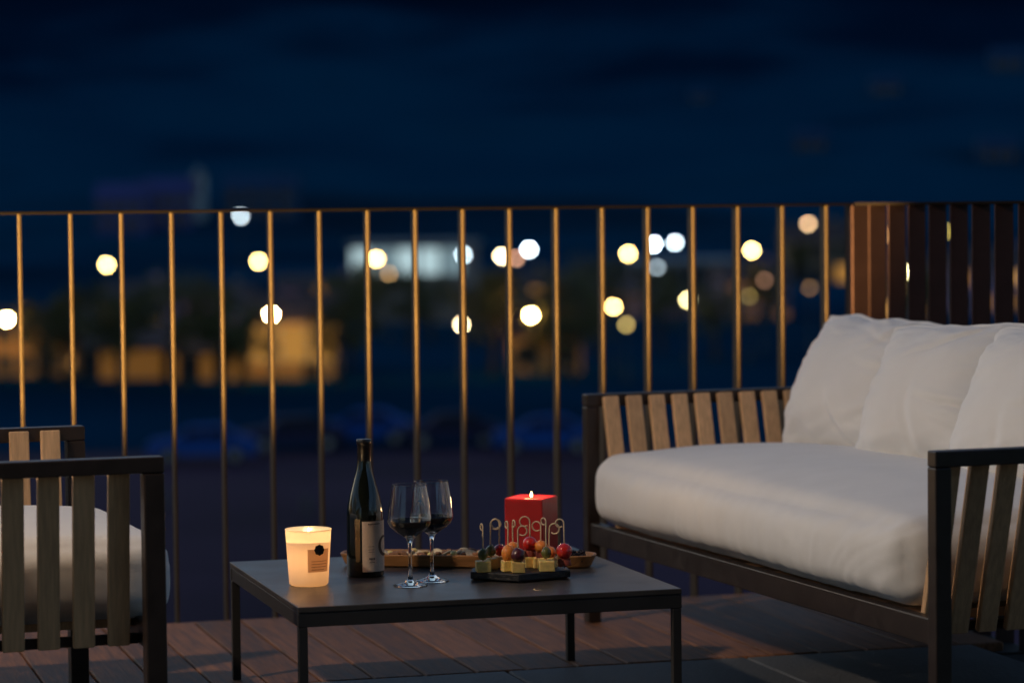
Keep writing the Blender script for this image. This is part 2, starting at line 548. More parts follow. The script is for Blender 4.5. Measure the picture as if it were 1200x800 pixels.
def railing(label, horiz, c0, c1, start, count, fixed, rm):
    root = thing('railing', (0, 0, 0), YAW, label, 'railing', 'railings round the terrace')
    def B(a0, a1, b0, b1, z0, z1):
        m = MB()
        if horiz: m.box(a0, a1, fixed + b0, fixed + b1, z0, z1)
        else: m.box(fixed + b0, fixed + b1, a0, a1, z0, z1)
        return m
    B(c0, c1, -0.026, 0.026, RAILZ - 0.004, RAILZ + 0.004).build('top_rail', M['rail_top'], root, bevel=0.0015, seg=1)
    B(c0, c1, -0.024, 0.024, -0.045, -0.033).build('bottom_rail', rm, root)
    me = None
    for i in range(count):
        a = start + i * SP * (1 if horiz else -1)
        if me is None:
            m = MB()
            if horiz: m.box(-BT / 2, BT / 2, -BD / 2, BD / 2, -0.033, RAILZ - 0.004)
            else: m.box(-BD / 2, BD / 2, -BT / 2, BT / 2, -0.033, RAILZ - 0.004)
            me = m.mesh('baluster', rm)
        inst('baluster', me, root, (a, fixed, 0) if horiz else (fixed, a, 0))
    return root


# first visible baluster of the front run stands at u = 0.793
def uv(px, Yd): 
    q = at(px, 250, Yd); return q.dot(U), q.dot(V)


def on_v(px, py, v):
    """point of the sight line through the pixel on the plane v = const"""
    a = at(px, py, 1.0); c = Vector((0, 0, CAMZ)); d = a - c
    t = (v - c.dot(V)) / d.dot(V)
    return c + d * t


u_first = on_v(22, 262, VR).dot(U)
fr = railing('front terrace railing of thin upright bars lit golden by lamp light', True, DECK_U0, UR + 0.03,
             u_first - 11 * SP, 11 + 18, VR, M['rail'])
m = MB(); m.box(UR - 0.03, UR + 0.03, VR - 0.03, VR + 0.03, -0.2, RAILZ - 0.005)
m.build('corner_post', M['rail_shade'], fr)
sr = railing('side terrace railing of dark flat bars behind the white sofa', False, -1.0, VR - 0.032, VR - SP, 60, UR, M['rail_shade'])

# unseen house behind the camera: wall, and roof added to shade the near terrace
m = MB(); m.box(-4.2, 3.9, -2.0, -1.75, -0.2, 2.8)
hw = m.build('house_wall', M['wall_a']); hw.rotation_euler.z = YAW; tag(hw, kind='structure')
m = MB(); m.box(-4.2, 3.9, -2.0, ROOF_V, 2.802, 3.0)
hr = m.build('added_shade_roof', M['joist']); hr.rotation_euler.z = YAW; tag(hr, kind='structure')

# unseen globe lamp added left of the view for warm light
cl_ = thing('added_globe_lamp', (-2.75, 4.5, 0), 0, 'unseen tall globe lamp, added for warm light on seating and table', 'lamp')
m = MB(); m.lathe([(0.17, 0.0), (0.17, 0.015), (0.02, 0.025), (0.014, 0.06), (0.014, 2.99)], 24); m.build('pole', M['pole'], cl_)
m = MB(); m.lathe([(0.014, 2.985), (0.05, 2.995), (0.05, 3.02), (0.03, 3.025)], 24); m.build('holder', M['pole'], cl_)
m = MB(); m.sphere((0, 0, 3.11), 0.10, 24, 16); m.build('globe', emat('warm lamp globe', (1.0, 0.76, 0.53), 900.0), cl_, smooth=True)

# ------------------------------------------------------------------ cushions
def soft_box(lx, ly, lz, n=(26, 60, 10), r=0.07, crown=0.03, seed=0.0, wr=0.006, belly=0.02):
    """cushion: rounded box with a crowned top, bellied sides and creases; z from 0"""
    m = MB()
    bm = bmesh.new()
    idx = {}
    def P(i, j, k):
        key = (i, j, k)
        if key in idx: return idx[key]
        u, v, w = 2 * i / n[0] - 1, 2 * j / n[1] - 1, 2 * k / n[2] - 1
        # ease samples towards edges
        x, y, z = u * lx / 2, v * ly / 2, w * lz / 2
        ix = max(-lx / 2 + r, min(lx / 2 - r, x)); iy = max(-ly / 2 + r, min(ly / 2 - r, y)); iz = max(-lz / 2 + r, min(lz / 2 - r, z))
        d = Vector((x - ix, y - iy, z - iz))
        if d.length > 1e-9:
            mx = max(abs(d.x), abs(d.y), abs(d.z))
            d = d.normalized() * min(r, mx if sum(abs(c) > 1e-6 for c in d) == 1 else r * (mx / r))
        q = Vector((ix, iy, iz)) + d
        e = (1 - u * u) * (1 - v ** 4)
        q.z += crown * e * (1 if w > 0 else 0.0) * max(0, w)
        q.x += belly * u * abs(u) ** 3 * (1 - w * w) * (1 - v ** 6)
        q.y += belly * 0.6 * v * abs(v) ** 8 * (1 - w * w) * (1 - u ** 4)
        # creases: pulled vertical gathers on the sides, soft dents on top
        side = max(abs(u) ** 6, abs(v) ** 20)
        g1 = 0.75 * ((1 - abs(noise.noise(Vector((q.x * 3, q.y * 13 + 3 * noise.noise(Vector((q.y * 3, q.z * 6, seed))), q.z * 2.2 + seed))))) ** 3 - .5) * (0.35 + 0.65 * max(0, noise.noise(Vector((q.y * 2.1, seed, 4.4))) + .35))
        g2 = noise.noise(Vector((q.x * 5 + seed, q.y * 4, q.z * 5)))
        g3 = noise.noise(Vector((q.x * 26 + seed, q.y * 26, q.z * 8)))
        nrm = Vector((u ** 5 / lx, v ** 15 / ly, w ** 3 / lz))
        if nrm.length > 1e-6:
            nrm.normalize()
            q += nrm * (wr * (1.3 * g1 * side + 0.8 * g2 + 0.5 * g3 * side))
        q.z += lz / 2
        idx[key] = bm.verts.new(q)
        return idx[key]
    for axis in range(3):
        a, b = [(1, 2), (2, 0), (0, 1)][axis]
        for endk in (0, n[axis]):
            for i in range(n[a]):
                for j in range(n[b]):
                    def key(i, j):
                        kk = [0, 0, 0]; kk[axis] = endk; kk[a] = i; kk[b] = j
                        return P(*kk)
                    f = [key(i, j), key(i + 1, j), key(i + 1, j + 1), key(i, j + 1)]
                    if endk == 0: f.reverse()
                    bm.faces.new(f)
    me = bpy.data.meshes.new('cushion')
    bm.to_mesh(me); bm.free()
    me.materials.append(M['cloth'])
    me.polygons.foreach_set('use_smooth', [True] * len(me.polygons))
    return me


def pillow_mesh(w, h, t, seed=0.0, n=96):
    """scatter pillow: w along y, h along z (from 0), thickness t along x, pinched corners, seam all round"""
    m = MB()
    N = n + 1
    rr = random.Random(int(seed * 100) + 3)
    folds = []
    for k in (0, 1, 2, 3, 8, 10):
        if k < 6: u0, v0, an = -1.0, rr.uniform(-.75, .8), rr.uniform(-.75, .35)          # from the near seam
        elif k < 8: u0, v0, an = 1.0, rr.uniform(-.7, .7), math.pi + rr.uniform(-.5, .5)
        elif k < 10: u0, v0, an = rr.uniform(-.8, .2), -1.0, rr.uniform(.6, 2.2)
        else: u0, v0, an = rr.uniform(-.9, -.5), 1.0, -rr.uniform(.7, 1.5)
        folds.append((u0, v0, math.cos(an), math.sin(an), rr.uniform(.45, 1.05), rr.uniform(.006, .013) * (.35 if 6 <= k < 8 else 1.0), rr.uniform(.035, .065), rr.uniform(-.5, .5)))
    def crease(u, v):
        z = 0.0
        for u0, v0, c, s2, ln, dp, wd, cv in folds:
            a = (u - u0) * c + (v - v0) * s2
            if a < 0 or a > ln: continue
            d = -(u - u0) * s2 + (v - v0) * c - cv * a * a
            f = (1 - a / ln) ** .8 * min(1, a / .06)
            z += dp * f * (-math.exp(-(d / wd) ** 2) + .7 * math.exp(-((d - 1.7 * wd) / (1.3 * wd)) ** 2))
        return z
    def prof(u, v, s):
        e = max(0.0, (1 - abs(u) ** 3.0)) ** 0.8 * max(0.0, (1 - abs(v) ** 3.0)) ** 0.8
        # corner ears stretch a little, edges cup inwards
        rc_ = max(1.0, (abs(u) ** 7 + abs(v) ** 7) ** (1 / 7)) ** 0.55
        cu = (1 - 0.03 * (1 - v ** 2) * abs(u) ** 6) / rc_
        cv = (1 - 0.03 * (1 - u ** 2) * abs(v) ** 6) / rc_
        y, z = u * w / 2 * cu, v * h / 2 * cv
        x = s * t / 2 * e
        # slump: fuller at the bottom
        x *= 1.0 + 0.22 * (-v) * (1 - u * u * .5)
        # wrinkles radiating from the corners and side seams
        ed = max(abs(u), abs(v))
        q = Vector((u * 2.1 + seed, v * 5.5 + u * 1.5, seed + s))
        wr = noise.noise(q * 1.3) * 0.022 * ed ** 3 * e ** .3
        wr += noise.noise(Vector((u * 1.2 + seed, v * 1.3, s * 3 + seed))) * 0.012 * e
        wr += noise.noise(Vector((u * 3 + v * 2, v * 11 - u * 4, seed + 5 + s))) * 0.010 * ed ** 4 * e ** .3
        wr += crease(u, v) * (1 if s < 0 else .5) * min(1, e * 4)
        return (x + s * wr, y + 0.006 * noise.noise(Vector((v * 3, seed, 2))), z + h / 2 + 0.008 * noise.noise(Vector((u * 3, seed, 9))))
    idx = {}
    for s in (-1, 1):
        for i in range(N):
            for j in range(N):
                u, v = 2 * i / n - 1, 2 * j / n - 1
                u = math.copysign(1 - (1 - abs(u)) ** 1.35, u); v = math.copysign(1 - (1 - abs(v)) ** 1.35, v)
                if i in (0, n) or j in (0, n):
                    if (0, i, j) not in idx:
                        x, y, z = prof(u, v, 1)
                        idx[(0, i, j)] = len(m.v); m.v.append((0.0, y, z))
                    idx[(s, i, j)] = idx[(0, i, j)]
                else:
                    idx[(s, i, j)] = len(m.v); m.v.append(prof(u, v, s))
    for s in (-1, 1):
        for i in range(n):
            for j in range(n):
                f = [idx[(s, i, j)], idx[(s, i + 1, j)], idx[(s, i + 1, j + 1)], idx[(s, i, j + 1)]]
                if s < 0: f.reverse()
                m.f.append(tuple(f))
    me = m.mesh('pillow', M['cloth'], smooth=True)
    loop = [(i, 0) for i in range(n)] + [(n, j) for j in range(n)] + [(n - i, n) for i in range(n)] + [(0, n - j) for j in range(n)]
    pts = [m.v[idx[(0, i, j)]] for i, j in loop] + [m.v[idx[(0, 0, 0)]]]
    pm = MB(); pm.tube(pts, 0.0042, 6)
    return me, pm.mesh('piping', M['cloth'], smooth=True)


def pillow(w, h, t, seed):
    me, pip = pillow_mesh(w, h, t, seed)
    o = inst('pillow', me)
    inst('piping', pip, o)
    return o


# ------------------------------------------------------------------ seating with dark frame and teak slats
def seating(name, loc, rz, W, D, label, cat, lean, pitch, slatw, post, seat_seed, x_slat0):
    root = thing(name, loc, rz, label, cat)
    AH = 0.60
    h = post / 2
    for sx in (-1, 1):
        for sy in (-1, 1):
            m = MB(); m.box(sx * D / 2 - h, sx * D / 2 + h, sy * W / 2 - h, sy * W / 2 + h, 0, AH - 0.033)
            m.build('leg', M['frame'], root, bevel=0.003)
    for sy in (-1, 1):
        m = MB(); m.box(-D / 2 - h, D / 2 + h, sy * W / 2 - h, sy * W / 2 + h, AH - 0.033 + 0.0005, AH)
        m.build('arm_rail', M['frame'], root, bevel=0.003)
        yi = sy * (W / 2 - h - 0.011 - lean - 0.026)
        m = MB(); m.box(-D / 2 + 0.0165, D / 2 - 0.0165, min(yi - 0.012, yi + 0.012), max(yi - 0.012, yi + 0.012), 0.212, 0.232)
        m.build('side_rail', M['frame'], root, bevel=0.003)
        x = -D / 2 + x_slat0
        while x < D / 2 - 0.04:
            yt = sy * (W / 2 - h - 0.011)
            yb = sy * (W / 2 - h - 0.011 - lean)
            m = MB()
            m.bar((x, yt, AH - 0.006), (x, yb, 0.213), slatw, 0.018, up=(0, 1, 0))
            m.build('arm_slat', M['teak'], root, bevel=0.003)
            x += pitch
    m = MB(); m.box(-D / 2 - 0.012, -D / 2 + 0.016, -W / 2 + h, W / 2 - h, 0.209, 0.263)
    m.build('front_rail', M['frame'], root, bevel=0.003)
    m = MB(); m.box(D / 2 - 0.016, D / 2 + 0.012, -W / 2 + h, W / 2 - h, 0.209, 0.263)
    m.build('rear_rail', M['frame'], root, bevel=0.003)
    m = MB(); m.box(D / 2 - h, D / 2 + h, -W / 2 + h + 0.0005, W / 2 - h - 0.0005, AH - 0.033, AH - 0.002)
    m.build('back_rail', M['frame'], root, bevel=0.003)
    y = -W / 2 + 0.07
    while y < W / 2 - 0.05:
        m = MB(); m.bar((D / 2 - h - 0.010, y, AH - 0.008), (D / 2 - h - 0.06, y, 0.225), slatw, 0.018, up=(1, 0, 0))
        m.build('back_slat', M['teak'], root, bevel=0.003)
        y += pitch * 1.35
    k = 0
    y = -W / 2 + 0.2
    while y < W / 2 - 0.1:
        m = MB(); m.box(-D / 2 + 0.017, D / 2 - 0.09, y - 0.04, y + 0.04, 0.236, 0.254)
        m.build('seat_slat', M['teak'], root)
        y += 0.16
    return root


S_YAW = math.atan2(0.642, 1.807)
SW, SD = 1.915, 0.80
sofa = seating('sofa', (0.902, 6.608, 0), S_YAW, SW, SD, 'long dark framed sofa with teak slat arms and a thick white seat cushion', 'sofa',
               0.10, 0.065, 0.042, 0.036, 1.0, 0.044)
me = soft_box(0.70, 1.74, 0.185, n=(34, 190, 18), r=0.06, crown=0.045, seed=1.3, wr=0.005, belly=0.03)
sc_ = inst('seat_cushion', me, sofa, (-0.065, 0.048, 0.262))
tag(sc_, label='thick white seat cushion with creased front')

C_YAW = R(18.9 + 180)
CW, CD = 0.877, 0.74
chair = seating('armchair', (-1.218, 5.935, 0), C_YAW, CW, CD, 'dark framed armchair with teak slat sides and white seat at left edge', 'armchair',
                0.03, 0.071, 0.044, 0.042, 4.0, 0.062)
me = soft_box(0.67, 0.69, 0.168, n=(34, 70, 16), r=0.045, crown=0.03, seed=6.1, wr=0.005, belly=0.015)
inst('seat_cushion', me, chair, (-0.088, 0.0, 0.255))

pil = [(0.605, 0.47, 'white back pillow at the far end of the sofa', 0.0, 0.205),
       (0.14, 0.47, 'white back pillow in the middle of the sofa', 3.7, 0.195),
       (-0.325, 0.48, 'white back pillow nearest the camera, cut by the right edge', 8.9, 0.21)]
for i, (yl, w, lab, seed, t) in enumerate(pil):
    o = pillow(w, 0.39, t + 0.03, seed)
    tag(o, lab, 'pillow', 'white back pillows on the sofa')
    loc = Matrix.Translation(sofa.location) @ Matrix.Rotation(S_YAW, 4, 'Z') @ Matrix.Translation((0.155 - 0.008 * i, yl, 0.467)) \
        @ Matrix.Rotation(R([15, 17, 13][i]), 4, 'Z') @ Matrix.Rotation(R(25), 4, 'Y') @ Matrix.Rotation(R([2, -2.5, 1.5][i]), 4, 'X') @ Matrix.Translation((0, 0, -0.03))
    o.matrix_world = loc
o = pillow(0.62, 0.42, 0.22, 5.5)
tag(o, 'white back pillow of the armchair at the left edge', 'pillow')
o.matrix_world = Matrix.Translation(chair.location) @ Matrix.Rotation(C_YAW, 4, 'Z') @ Matrix.Translation((0.2, 0.0, 0.445)) @ Matrix.Rotation(R(18), 4, 'Y') @ Matrix.Translation((0, 0, -0.03))

# ------------------------------------------------------------------ coffee table
TZ = 0.274
T_YAW = R(15.8)
tc_ = (Vector((-0.661, 6.536, 0)) + Vector((0.355, 5.984, 0))) / 2
TW, TD = 0.835, 0.80
table = thing('coffee_table', (tc_.x, tc_.y, 0), T_YAW, 'low square charcoal coffee table carrying candles, wine and snacks', 'table')
m = MB(); m.box(-TW / 2, TW / 2, -TD / 2, TD / 2, TZ - 0.012, TZ)
m.build('tabletop', M['table'], table, bevel=0.002)
for (x0, x1, y0, y1) in ((-TW / 2, TW / 2, -TD / 2, -TD / 2 + 0.02), (-TW / 2, TW / 2, TD / 2 - 0.02, TD / 2),
                         (-TW / 2, -TW / 2 + 0.02, -TD / 2 + 0.0205, TD / 2 - 0.0205), (TW / 2 - 0.02, TW / 2, -TD / 2 + 0.0205, TD / 2 - 0.0205)):
    m = MB(); m.box(x0 + (0.0012 if x1 - x0 < 0.1 else 0), x1 - (0.0012 if x1 - x0 < 0.1 else 0), y0 + 0.001, y1 - 0.001, TZ - 0.042, TZ - 0.0125)
    m.build('apron', M['tleg'], table, bevel=0.0015)
for sx in (-1, 1):
    for sy in (-1, 1):
        m = MB(); m.box(sx * (TW / 2 - 0.0105) - 0.0095, sx * (TW / 2 - 0.0105) + 0.0095, sy * (TD / 2 - 0.0105) - 0.0095, sy * (TD / 2 - 0.0105) + 0.0095, 0, TZ - 0.0425)
        m.build('leg', M['tleg'], table, bevel=0.0015)


def on_table(px, py, z=TZ):
    a = at(px, py, 1.0); c = Vector((0, 0, CAMZ)); d = a - c
    t = (z - c.z) / d.z
    return c + d * t


def curved_patch(r0, r1, z0, z1, a0, a1, off, n=14, th=0.0004, nz=1, inset=None):
    """thin sheet wrapped on a cone; angle 0 faces -y (the camera), positive to the right"""
    m = MB()
    for s in (0, 1):
        for j in range(nz + 1):
            for i in range(n + 1):
                a = a0 + (a1 - a0) * i / n
                z = z0 + (z1 - z0) * j / nz
                r = r0 + (r1 - r0) * j / nz + off + s * th
                m.v.append((r * math.sin(a), -r * math.cos(a), z))
    w = n + 1; L = w * (nz + 1)
    for j in range(nz):
        for i in range(n):
            q = (j * w + i, j * w + i + 1, (j + 1) * w + i + 1, (j + 1) * w + i)
            m.f.append(tuple(k + L for k in q)); m.f.append(q[::-1])
    return m


def flame_mesh(h, w):
    m = MB()
    prof = []
    for i in range(11):
        t = i / 10
        prof.append((max(0.0002, w * math.sin(math.pi * min(1, t ** 0.7)) * (1 - 0.25 * t)), h * t))
    m.lathe(prof, 12)
    return m


def lamp(name, loc, energy, col, radius, parent=None):
    d = bpy.data.lights.new(name, 'POINT')
    d.energy = energy; d.color = col; d.shadow_soft_size = radius
    o = bpy.data.objects.new(name, d)
    C.objects.link(o)
    o.location = loc
    if parent: o.parent = parent
    return o


# candle in frosted glass
p = on_table(362, 685)
candle = thing('jar_candle', p, 0, 'glowing candle in a frosted white glass with small black seal', 'candle')
r0, r1, H = 0.0425, 0.0502, 0.122
m = MB()
prof = [(0.0005, 0.0005), (r0 - 0.004, 0.0005), (r0, 0.004)] + [(r0 + (r1 - r0) * t, H * t) for t in (0.1, 0.25, 0.4, 0.55, 0.7, 0.85, 0.95, 1.0)]
m.lathe(prof, 48, cap=False)
m.build('glass_cup', M['frost'], candle, smooth=True)
m = MB()
m.lathe([(r1 - 0.0014, H - 0.001), (r1 + 0.0006, H - 0.001), (r1 + 0.0008, H + 0.0012), (r1 - 0.0012, H + 0.0014)], 48, cap=False)
m.build('rim', M['frost'], candle, smooth=True)
m = MB(); m.lathe([(0.0005, H * 0.80), (0.03, H * 0.80), (r1 - 0.0125 + 0.007, H * 0.805)], 40, cap=False)
m.build('wax', M['frost'], candle, smooth=True)
m = MB(); m.tube([(0, 0, H * 0.8), (0.0008, 0, H * 0.8 + 0.010)], 0.0009, 6)
m.build('wick', M['wick'], candle)
fl = flame_mesh(0.020, 0.0042).build('flame', M['flame'], candle, smooth=True); fl.location = (0.0008, 0, H * 0.8 + 0.008)
lamp('flame_light', (0, 0, H * 0.8 + 0.016), 0.6, (1.0, 0.68, 0.34), 0.006, candle)
lamp('wax_glow', (0, 0, H * 0.5), 0.12, (1.0, 0.58, 0.27), 0.012, candle)
lb = curved_patch(r0 + (r1 - r0) * .27, r0 + (r1 - r0) * .68, H * .27, H * .68, R(2), R(66), 0.0006)
lb.f = lb.f[0::2]
lbo = lb.build('paper_label', M['paper2'], candle, smooth=False)
for k, (zz, a0, a1) in enumerate(((.46, 12, 58), (.41, 12, 58), (.36, 12, 58), (.31, 12, 50))):
    rr = r0 + (r1 - r0) * zz
    curved_patch(rr, rr, H * zz, H * zz + 0.0009, R(a0), R(a1), 0.0013).build('print_line', M['ink'], lbo)
# round black seal with a scalloped edge
m = MB()
a_c, z_c = R(33), H * 0.665
rr = r0 + (r1 - r0) * .66 + 0.0014
pts = []
for s in (0, 1):
    pts.append((rr + s * .0015, a_c, z_c))
    for k in range(32):
        t = 2 * math.pi * k / 32
        q = 0.0115 * (1 + 0.06 * math.cos(8 * t))
        pts.append((rr + s * .0015, a_c + q * math.cos(t) / rr, z_c + q * math.sin(t)))
m.v = [(r * math.sin(a), -r * math.cos(a), z) for r, a, z in pts]
for k in range(32):
    k2 = (k + 1) % 32
    m.f.append((33, 34 + k, 34 + k2)); m.f.append((1 + k, 1 + k2, 34 + k2, 34 + k))
m.build('wax_seal', M['wick'], lbo)

# wine bottle
p = on_table(428.5, 674.5)
bot = thing('wine_bottle', p, 0, 'dark red wine bottle with a cream label', 'bottle')
m = MB()
BR = 0.0415
prof = [(0.001, 0.004), (0.028, 0.0005), (BR - 0.003, 0.0005), (BR, 0.004), (BR, 0.05), (BR, 0.128), (BR * 0.99, 0.142), (BR * 0.93, 0.158), (BR * 0.82, 0.178), (BR * .69, 0.198),
        (BR * .565, 0.216), (BR * 0.46, 0.233), (BR * .40, 0.247), (0.0150, 0.262), (0.0147, 0.29), (0.0147, 0.3)]
m.lathe(prof, 48)
m.build('glass_body', M['bottle'], bot, smooth=True)
m = MB(); m.lathe([(0.0153, 0.257), (0.0155, 0.2575), (0.0152, 0.294), (0.0168, 0.2945), (0.0168, 0.3045), (0.0155, 0.306), (0.002, 0.306)], 40)
m.build('capsule', M['foil'], bot, smooth=True)
lab = curved_patch(BR, BR, 0.014, 0.126, R(-6), R(125), 0.0003, n=30).build('paper_label', M['label'], bot, smooth=False)
def strip(z, h, a0, a1): curved_patch(BR, BR, z, z + h, R(a0), R(a1), 0.0012, n=8).build('print_line', M['ink'], lab)
for k in range(9): strip(0.119, 0.0022, 12 + k * 4.6, 12 + k * 4.6 + 3.4)
for k, ww in enumerate((3.2, 2.6, 3.0, 3.4)): strip(0.041, 0.0042, 15 + k * 4.6, 15 + k * 4.6 + ww)
for k in range(5): strip(0.0345, 0.0014, 15 + k * 3.6, 15 + k * 3.6 + 2.6)
for zc in (0.058, 0.063, 0.07): strip(zc, 0.0007, 12, 31)
# large dark brush swirl near the right edge
m = MB()
sw = []
for i in range(29):
    t = R(60 + i * 250 / 28)
    rad = 0.017 + 0.004 * math.sin(i * .2)
    sw.append((0.066 + rad * 1.25 * math.sin(t), R(78) + rad * math.cos(t) / BR, 0.0012 + 0.0032 * math.sin(math.pi * i / 28)))
for i, (z, a, wd) in enumerate(sw):
    for s in (-1, 1):
        t = R(60 + i * 250 / 28)
        zz = z + s * wd * math.sin(t); aa = a + s * wd * math.cos(t) / BR
        r = BR + 0.0013
        m.v.append((r * math.sin(aa), -r * math.cos(aa), zz))
for i in range(28): m.f.append((2 * i, 2 * i + 1, 2 * i + 3, 2 * i + 2))
m.build('swirl_print', M['ink'], lab)


# wine glasses
def wine_glass(p, label, rz=0.0):
    g_ = thing('wine_glass', p, rz, label, 'wine glass', 'wine glasses half full on the table')
    outer = [(0.001, 0.0006), (0.036, 0.0006), (0.0375, 0.0014), (0.036, 0.0028), (0.026, 0.0045), (0.013, 0.0085), (0.0062, 0.015), (0.0042, 0.026), (0.0038, 0.05), (0.0038, 0.082), (0.0048, 0.094),
             (0.0085, 0.103), (0.018, 0.110), (0.033, 0.120), (0.0435, 0.130), (0.0478, 0.140), (0.0478, 0.147), (0.0462, 0.160), (0.0428, 0.185), (0.0392, 0.208), (0.0376, 0.218), (0.0373, 0.2200), (0.0372, 0.2205)]
    inner = [(0.0367, 0.2206), (0.0364, 0.2200), (0.0367, 0.218), (0.0384, 0.208), (0.0419, 0.185), (0.0452, 0.160), (0.0467, 0.147), (0.0467, 0.1405), (0.0424, 0.131), (0.032, 0.1215), (0.017, 0.1118), (0.008, 0.1065), (0.0005, 0.105)]
    m = MB(); m.lathe(outer + inner, 56, cap=False)
    m.build('glass_body', M['glass'], g_, smooth=True)
    wi = [(0.0005, 0.1052), (0.008, 0.1067), (0.017, 0.1120), (0.032, 0.1217), (0.0423, 0.1312), (0.0465, 0.1406), (0.0465, 0.1430), (0.0005, 0.1430)]
    m = MB(); m.lathe(wi, 56, cap=False)
    w = m.build('wine', M['wine'], g_, smooth=False)
    return g_


wine_glass(on_table(481, 686), 'front wine glass of red wine, nearest the bottle')
wine_glass(on_table(506.5, 680.5), 'rear wine glass of red wine, half behind the other glass')

# long wooden tray with crackers, nuts and berries
pa, pb = on_table(400, 661), on_table(699, 664)
d = (pb - pa); tl_ = d.length; ta = math.atan2(d.y, d.x)
tray = thing('serving_tray', (pa + pb) / 2, ta, 'long narrow olive wood tray with rounded ends behind the wine glasses', 'tray')
def oval(a, b, n=44, e=3.2):
    o = []
    for k in range(n):
        t = 2 * math.pi * k / n
        o.append((math.copysign(abs(math.cos(t)) ** (2 / 6.0), math.cos(t)) * a, math.copysign(abs(math.sin(t)) ** (2 / e), math.sin(t)) * b))
    return o
m = MB()
A_, B_ = tl_ / 2, 0.055
rings = [(oval(A_ - 0.018, B_ - 0.010), 0.0006), (oval(A_ - 0.012, B_ - 0.005), 0.004), (oval(A_, B_), 0.0285), (oval(A_ - 0.003, B_ - 0.003), 0.0305), (oval(A_ - 0.007, B_ - 0.007), 0.029), (oval(A_ - 0.018, B_ - 0.013), 0.010)]
for ring, z in rings:
    for x, y in ring: m.v.append((x, y, z))
nn = 44
for j in range(len(rings) - 1):
    for k in range(nn):
        k2 = (k + 1) % nn
        m.f.append((j * nn + k, j * nn + k2, (j + 1) * nn + k2, (j + 1) * nn + k))
m.f.append(tuple(range(nn))[::-1]); m.f.append(tuple((len(rings) - 1) * nn + k for k in range(nn)))
m.build('tray_body', M['tray'], tray, smooth=False, bevel=0.001)
TM = Matrix.Translation(tray.location) @ Matrix.Rotation(ta, 4, 'Z')
def lay(name, me, x, y, z, rot, lab, cat, grp):
    o = inst(name, me)
    o.matrix_world = TM @ Matrix.Translation((x, y, z)) @ rot
    tag(o, lab, cat, grp)
    return o
# crackers
m = MB(); m.lathe([(0.001, 0), (0.016, 0.0), (0.0185, 0.0015), (0.0185, 0.0035), (0.016, 0.005), (0.001, 0.0055)], 18)
cme = m.mesh('cracker', M['cracker'], smooth=False)
xs_ = [-0.185 + 0.022 * i for i in range(12)]
for i, x in enumerate(xs_):
    lay('cracker', cme, x, rnd.uniform(-.022, .016), 0.0215 + rnd.uniform(0, .004), Matrix.Rotation(rnd.uniform(0, 6), 4, 'Z') @ Matrix.Rotation(R(rnd.uniform(18, 42)), 4, 'Y'),
        'pale round cracker lying in the wooden tray', 'cracker', 'crackers in the wooden tray')
m = MB(); m.sphere((0, 0, 0), 0.0085, 12, 8, (1.35, 0.85, 0.62))
ame = m.mesh('almond', M['almond'], smooth=True)
m = MB(); m.sphere((0, 0, 0), 0.009, 12, 8, (1.1, 0.95, 0.8))
wme = m.mesh('cheese_crumb', M['cheese'], smooth=True)
for i in range(26):
    x = -0.235 + 0.0105 * i + rnd.uniform(-.004, .004)
    me, nm, lb_, ct, gr = (ame, 'almond', 'brown almond among the crackers in the wooden tray', 'almond', 'almonds in the wooden tray') if i % 5 else \
        (wme, 'cheese_piece', 'small pale cheese piece among the crackers in the wooden tray', 'cheese', 'cheese pieces in the wooden tray')
    lay(nm, me, x, rnd.uniform(-.03, .03), 0.0285 + rnd.uniform(-.003, .004), Matrix.Rotation(rnd.uniform(0, 6), 4, 'Z') @ Matrix.Rotation(rnd.uniform(-.3, .3), 4, 'Y'), lb_, ct, gr)
# dark berries heaped at the right end
m = MB()
for k in range(26):
    t = k * 2.39996; z = 1 - 2 * (k + .5) / 26; q = math.sqrt(1 - z * z)
    m.sphere((0.0075 * q * math.cos(t), 0.0075 * q * math.sin(t), 0.0085 * z), 0.0032, 6, 4)
bme = m.mesh('blackberry', M['berry'], smooth=True)
for i in range(16):
    x = 0.195 + (i % 5) * 0.017 + rnd.uniform(-.004, .004)
    y = -0.028 + (i // 5) * 0.018 + rnd.uniform(-.004, .004)
    lay('blackberry', bme, x, y, 0.021 + (0.011 if i % 3 == 0 else 0), Matrix.Rotation(rnd.uniform(0, 6), 4, 'X'),
        'dark blackberry at the right end of the wooden tray', 'blackberry', 'blackberries in the wooden tray')

# square red candle
pc = on_table(623, 651)
rc = thing('pillar_candle', pc, R(-23), 'square red pillar candle burning behind the skewers', 'candle')
s_ = 0.048; CH = 0.140
m = MB()
NN = 14
def side_pts(z, q=1.0, dz=0.0):
    return [(x * q, y * q, z) for x, y in ((-s_, -s_), (s_, -s_), (s_, s_), (-s_, s_))]
m.v = side_pts(0.0006) + side_pts(CH) + side_pts(CH - 0.0005, .93) + side_pts(CH - 0.006, .55) + side_pts(CH - 0.010, .25)
for j in range(4):
    for k in range(4):
        k2 = (k + 1) % 4
        m.f.append((j * 4 + k, j * 4 + k2, (j + 1) * 4 + k2, (j + 1) * 4 + k))
m.f.append((3, 2, 1, 0)); m.f.append((16, 17, 18, 19))
m.build('wax_block', M['redwax'], rc, bevel=0.006, seg=3)
m = MB(); m.tube([(0, 0, CH - 0.010), (0.001, 0, CH + 0.004)], 0.0011, 6)
m.build('wick', M['wick'], rc)
fl = flame_mesh(0.014, 0.0034).build('flame', M['flame'], rc, smooth=True); fl.location = (0.001, 0, CH - 0.002)
lamp('flame_light', (0, 0, CH + 0.010), 0.8, (1.0, 0.60, 0.25), 0.016, rc)

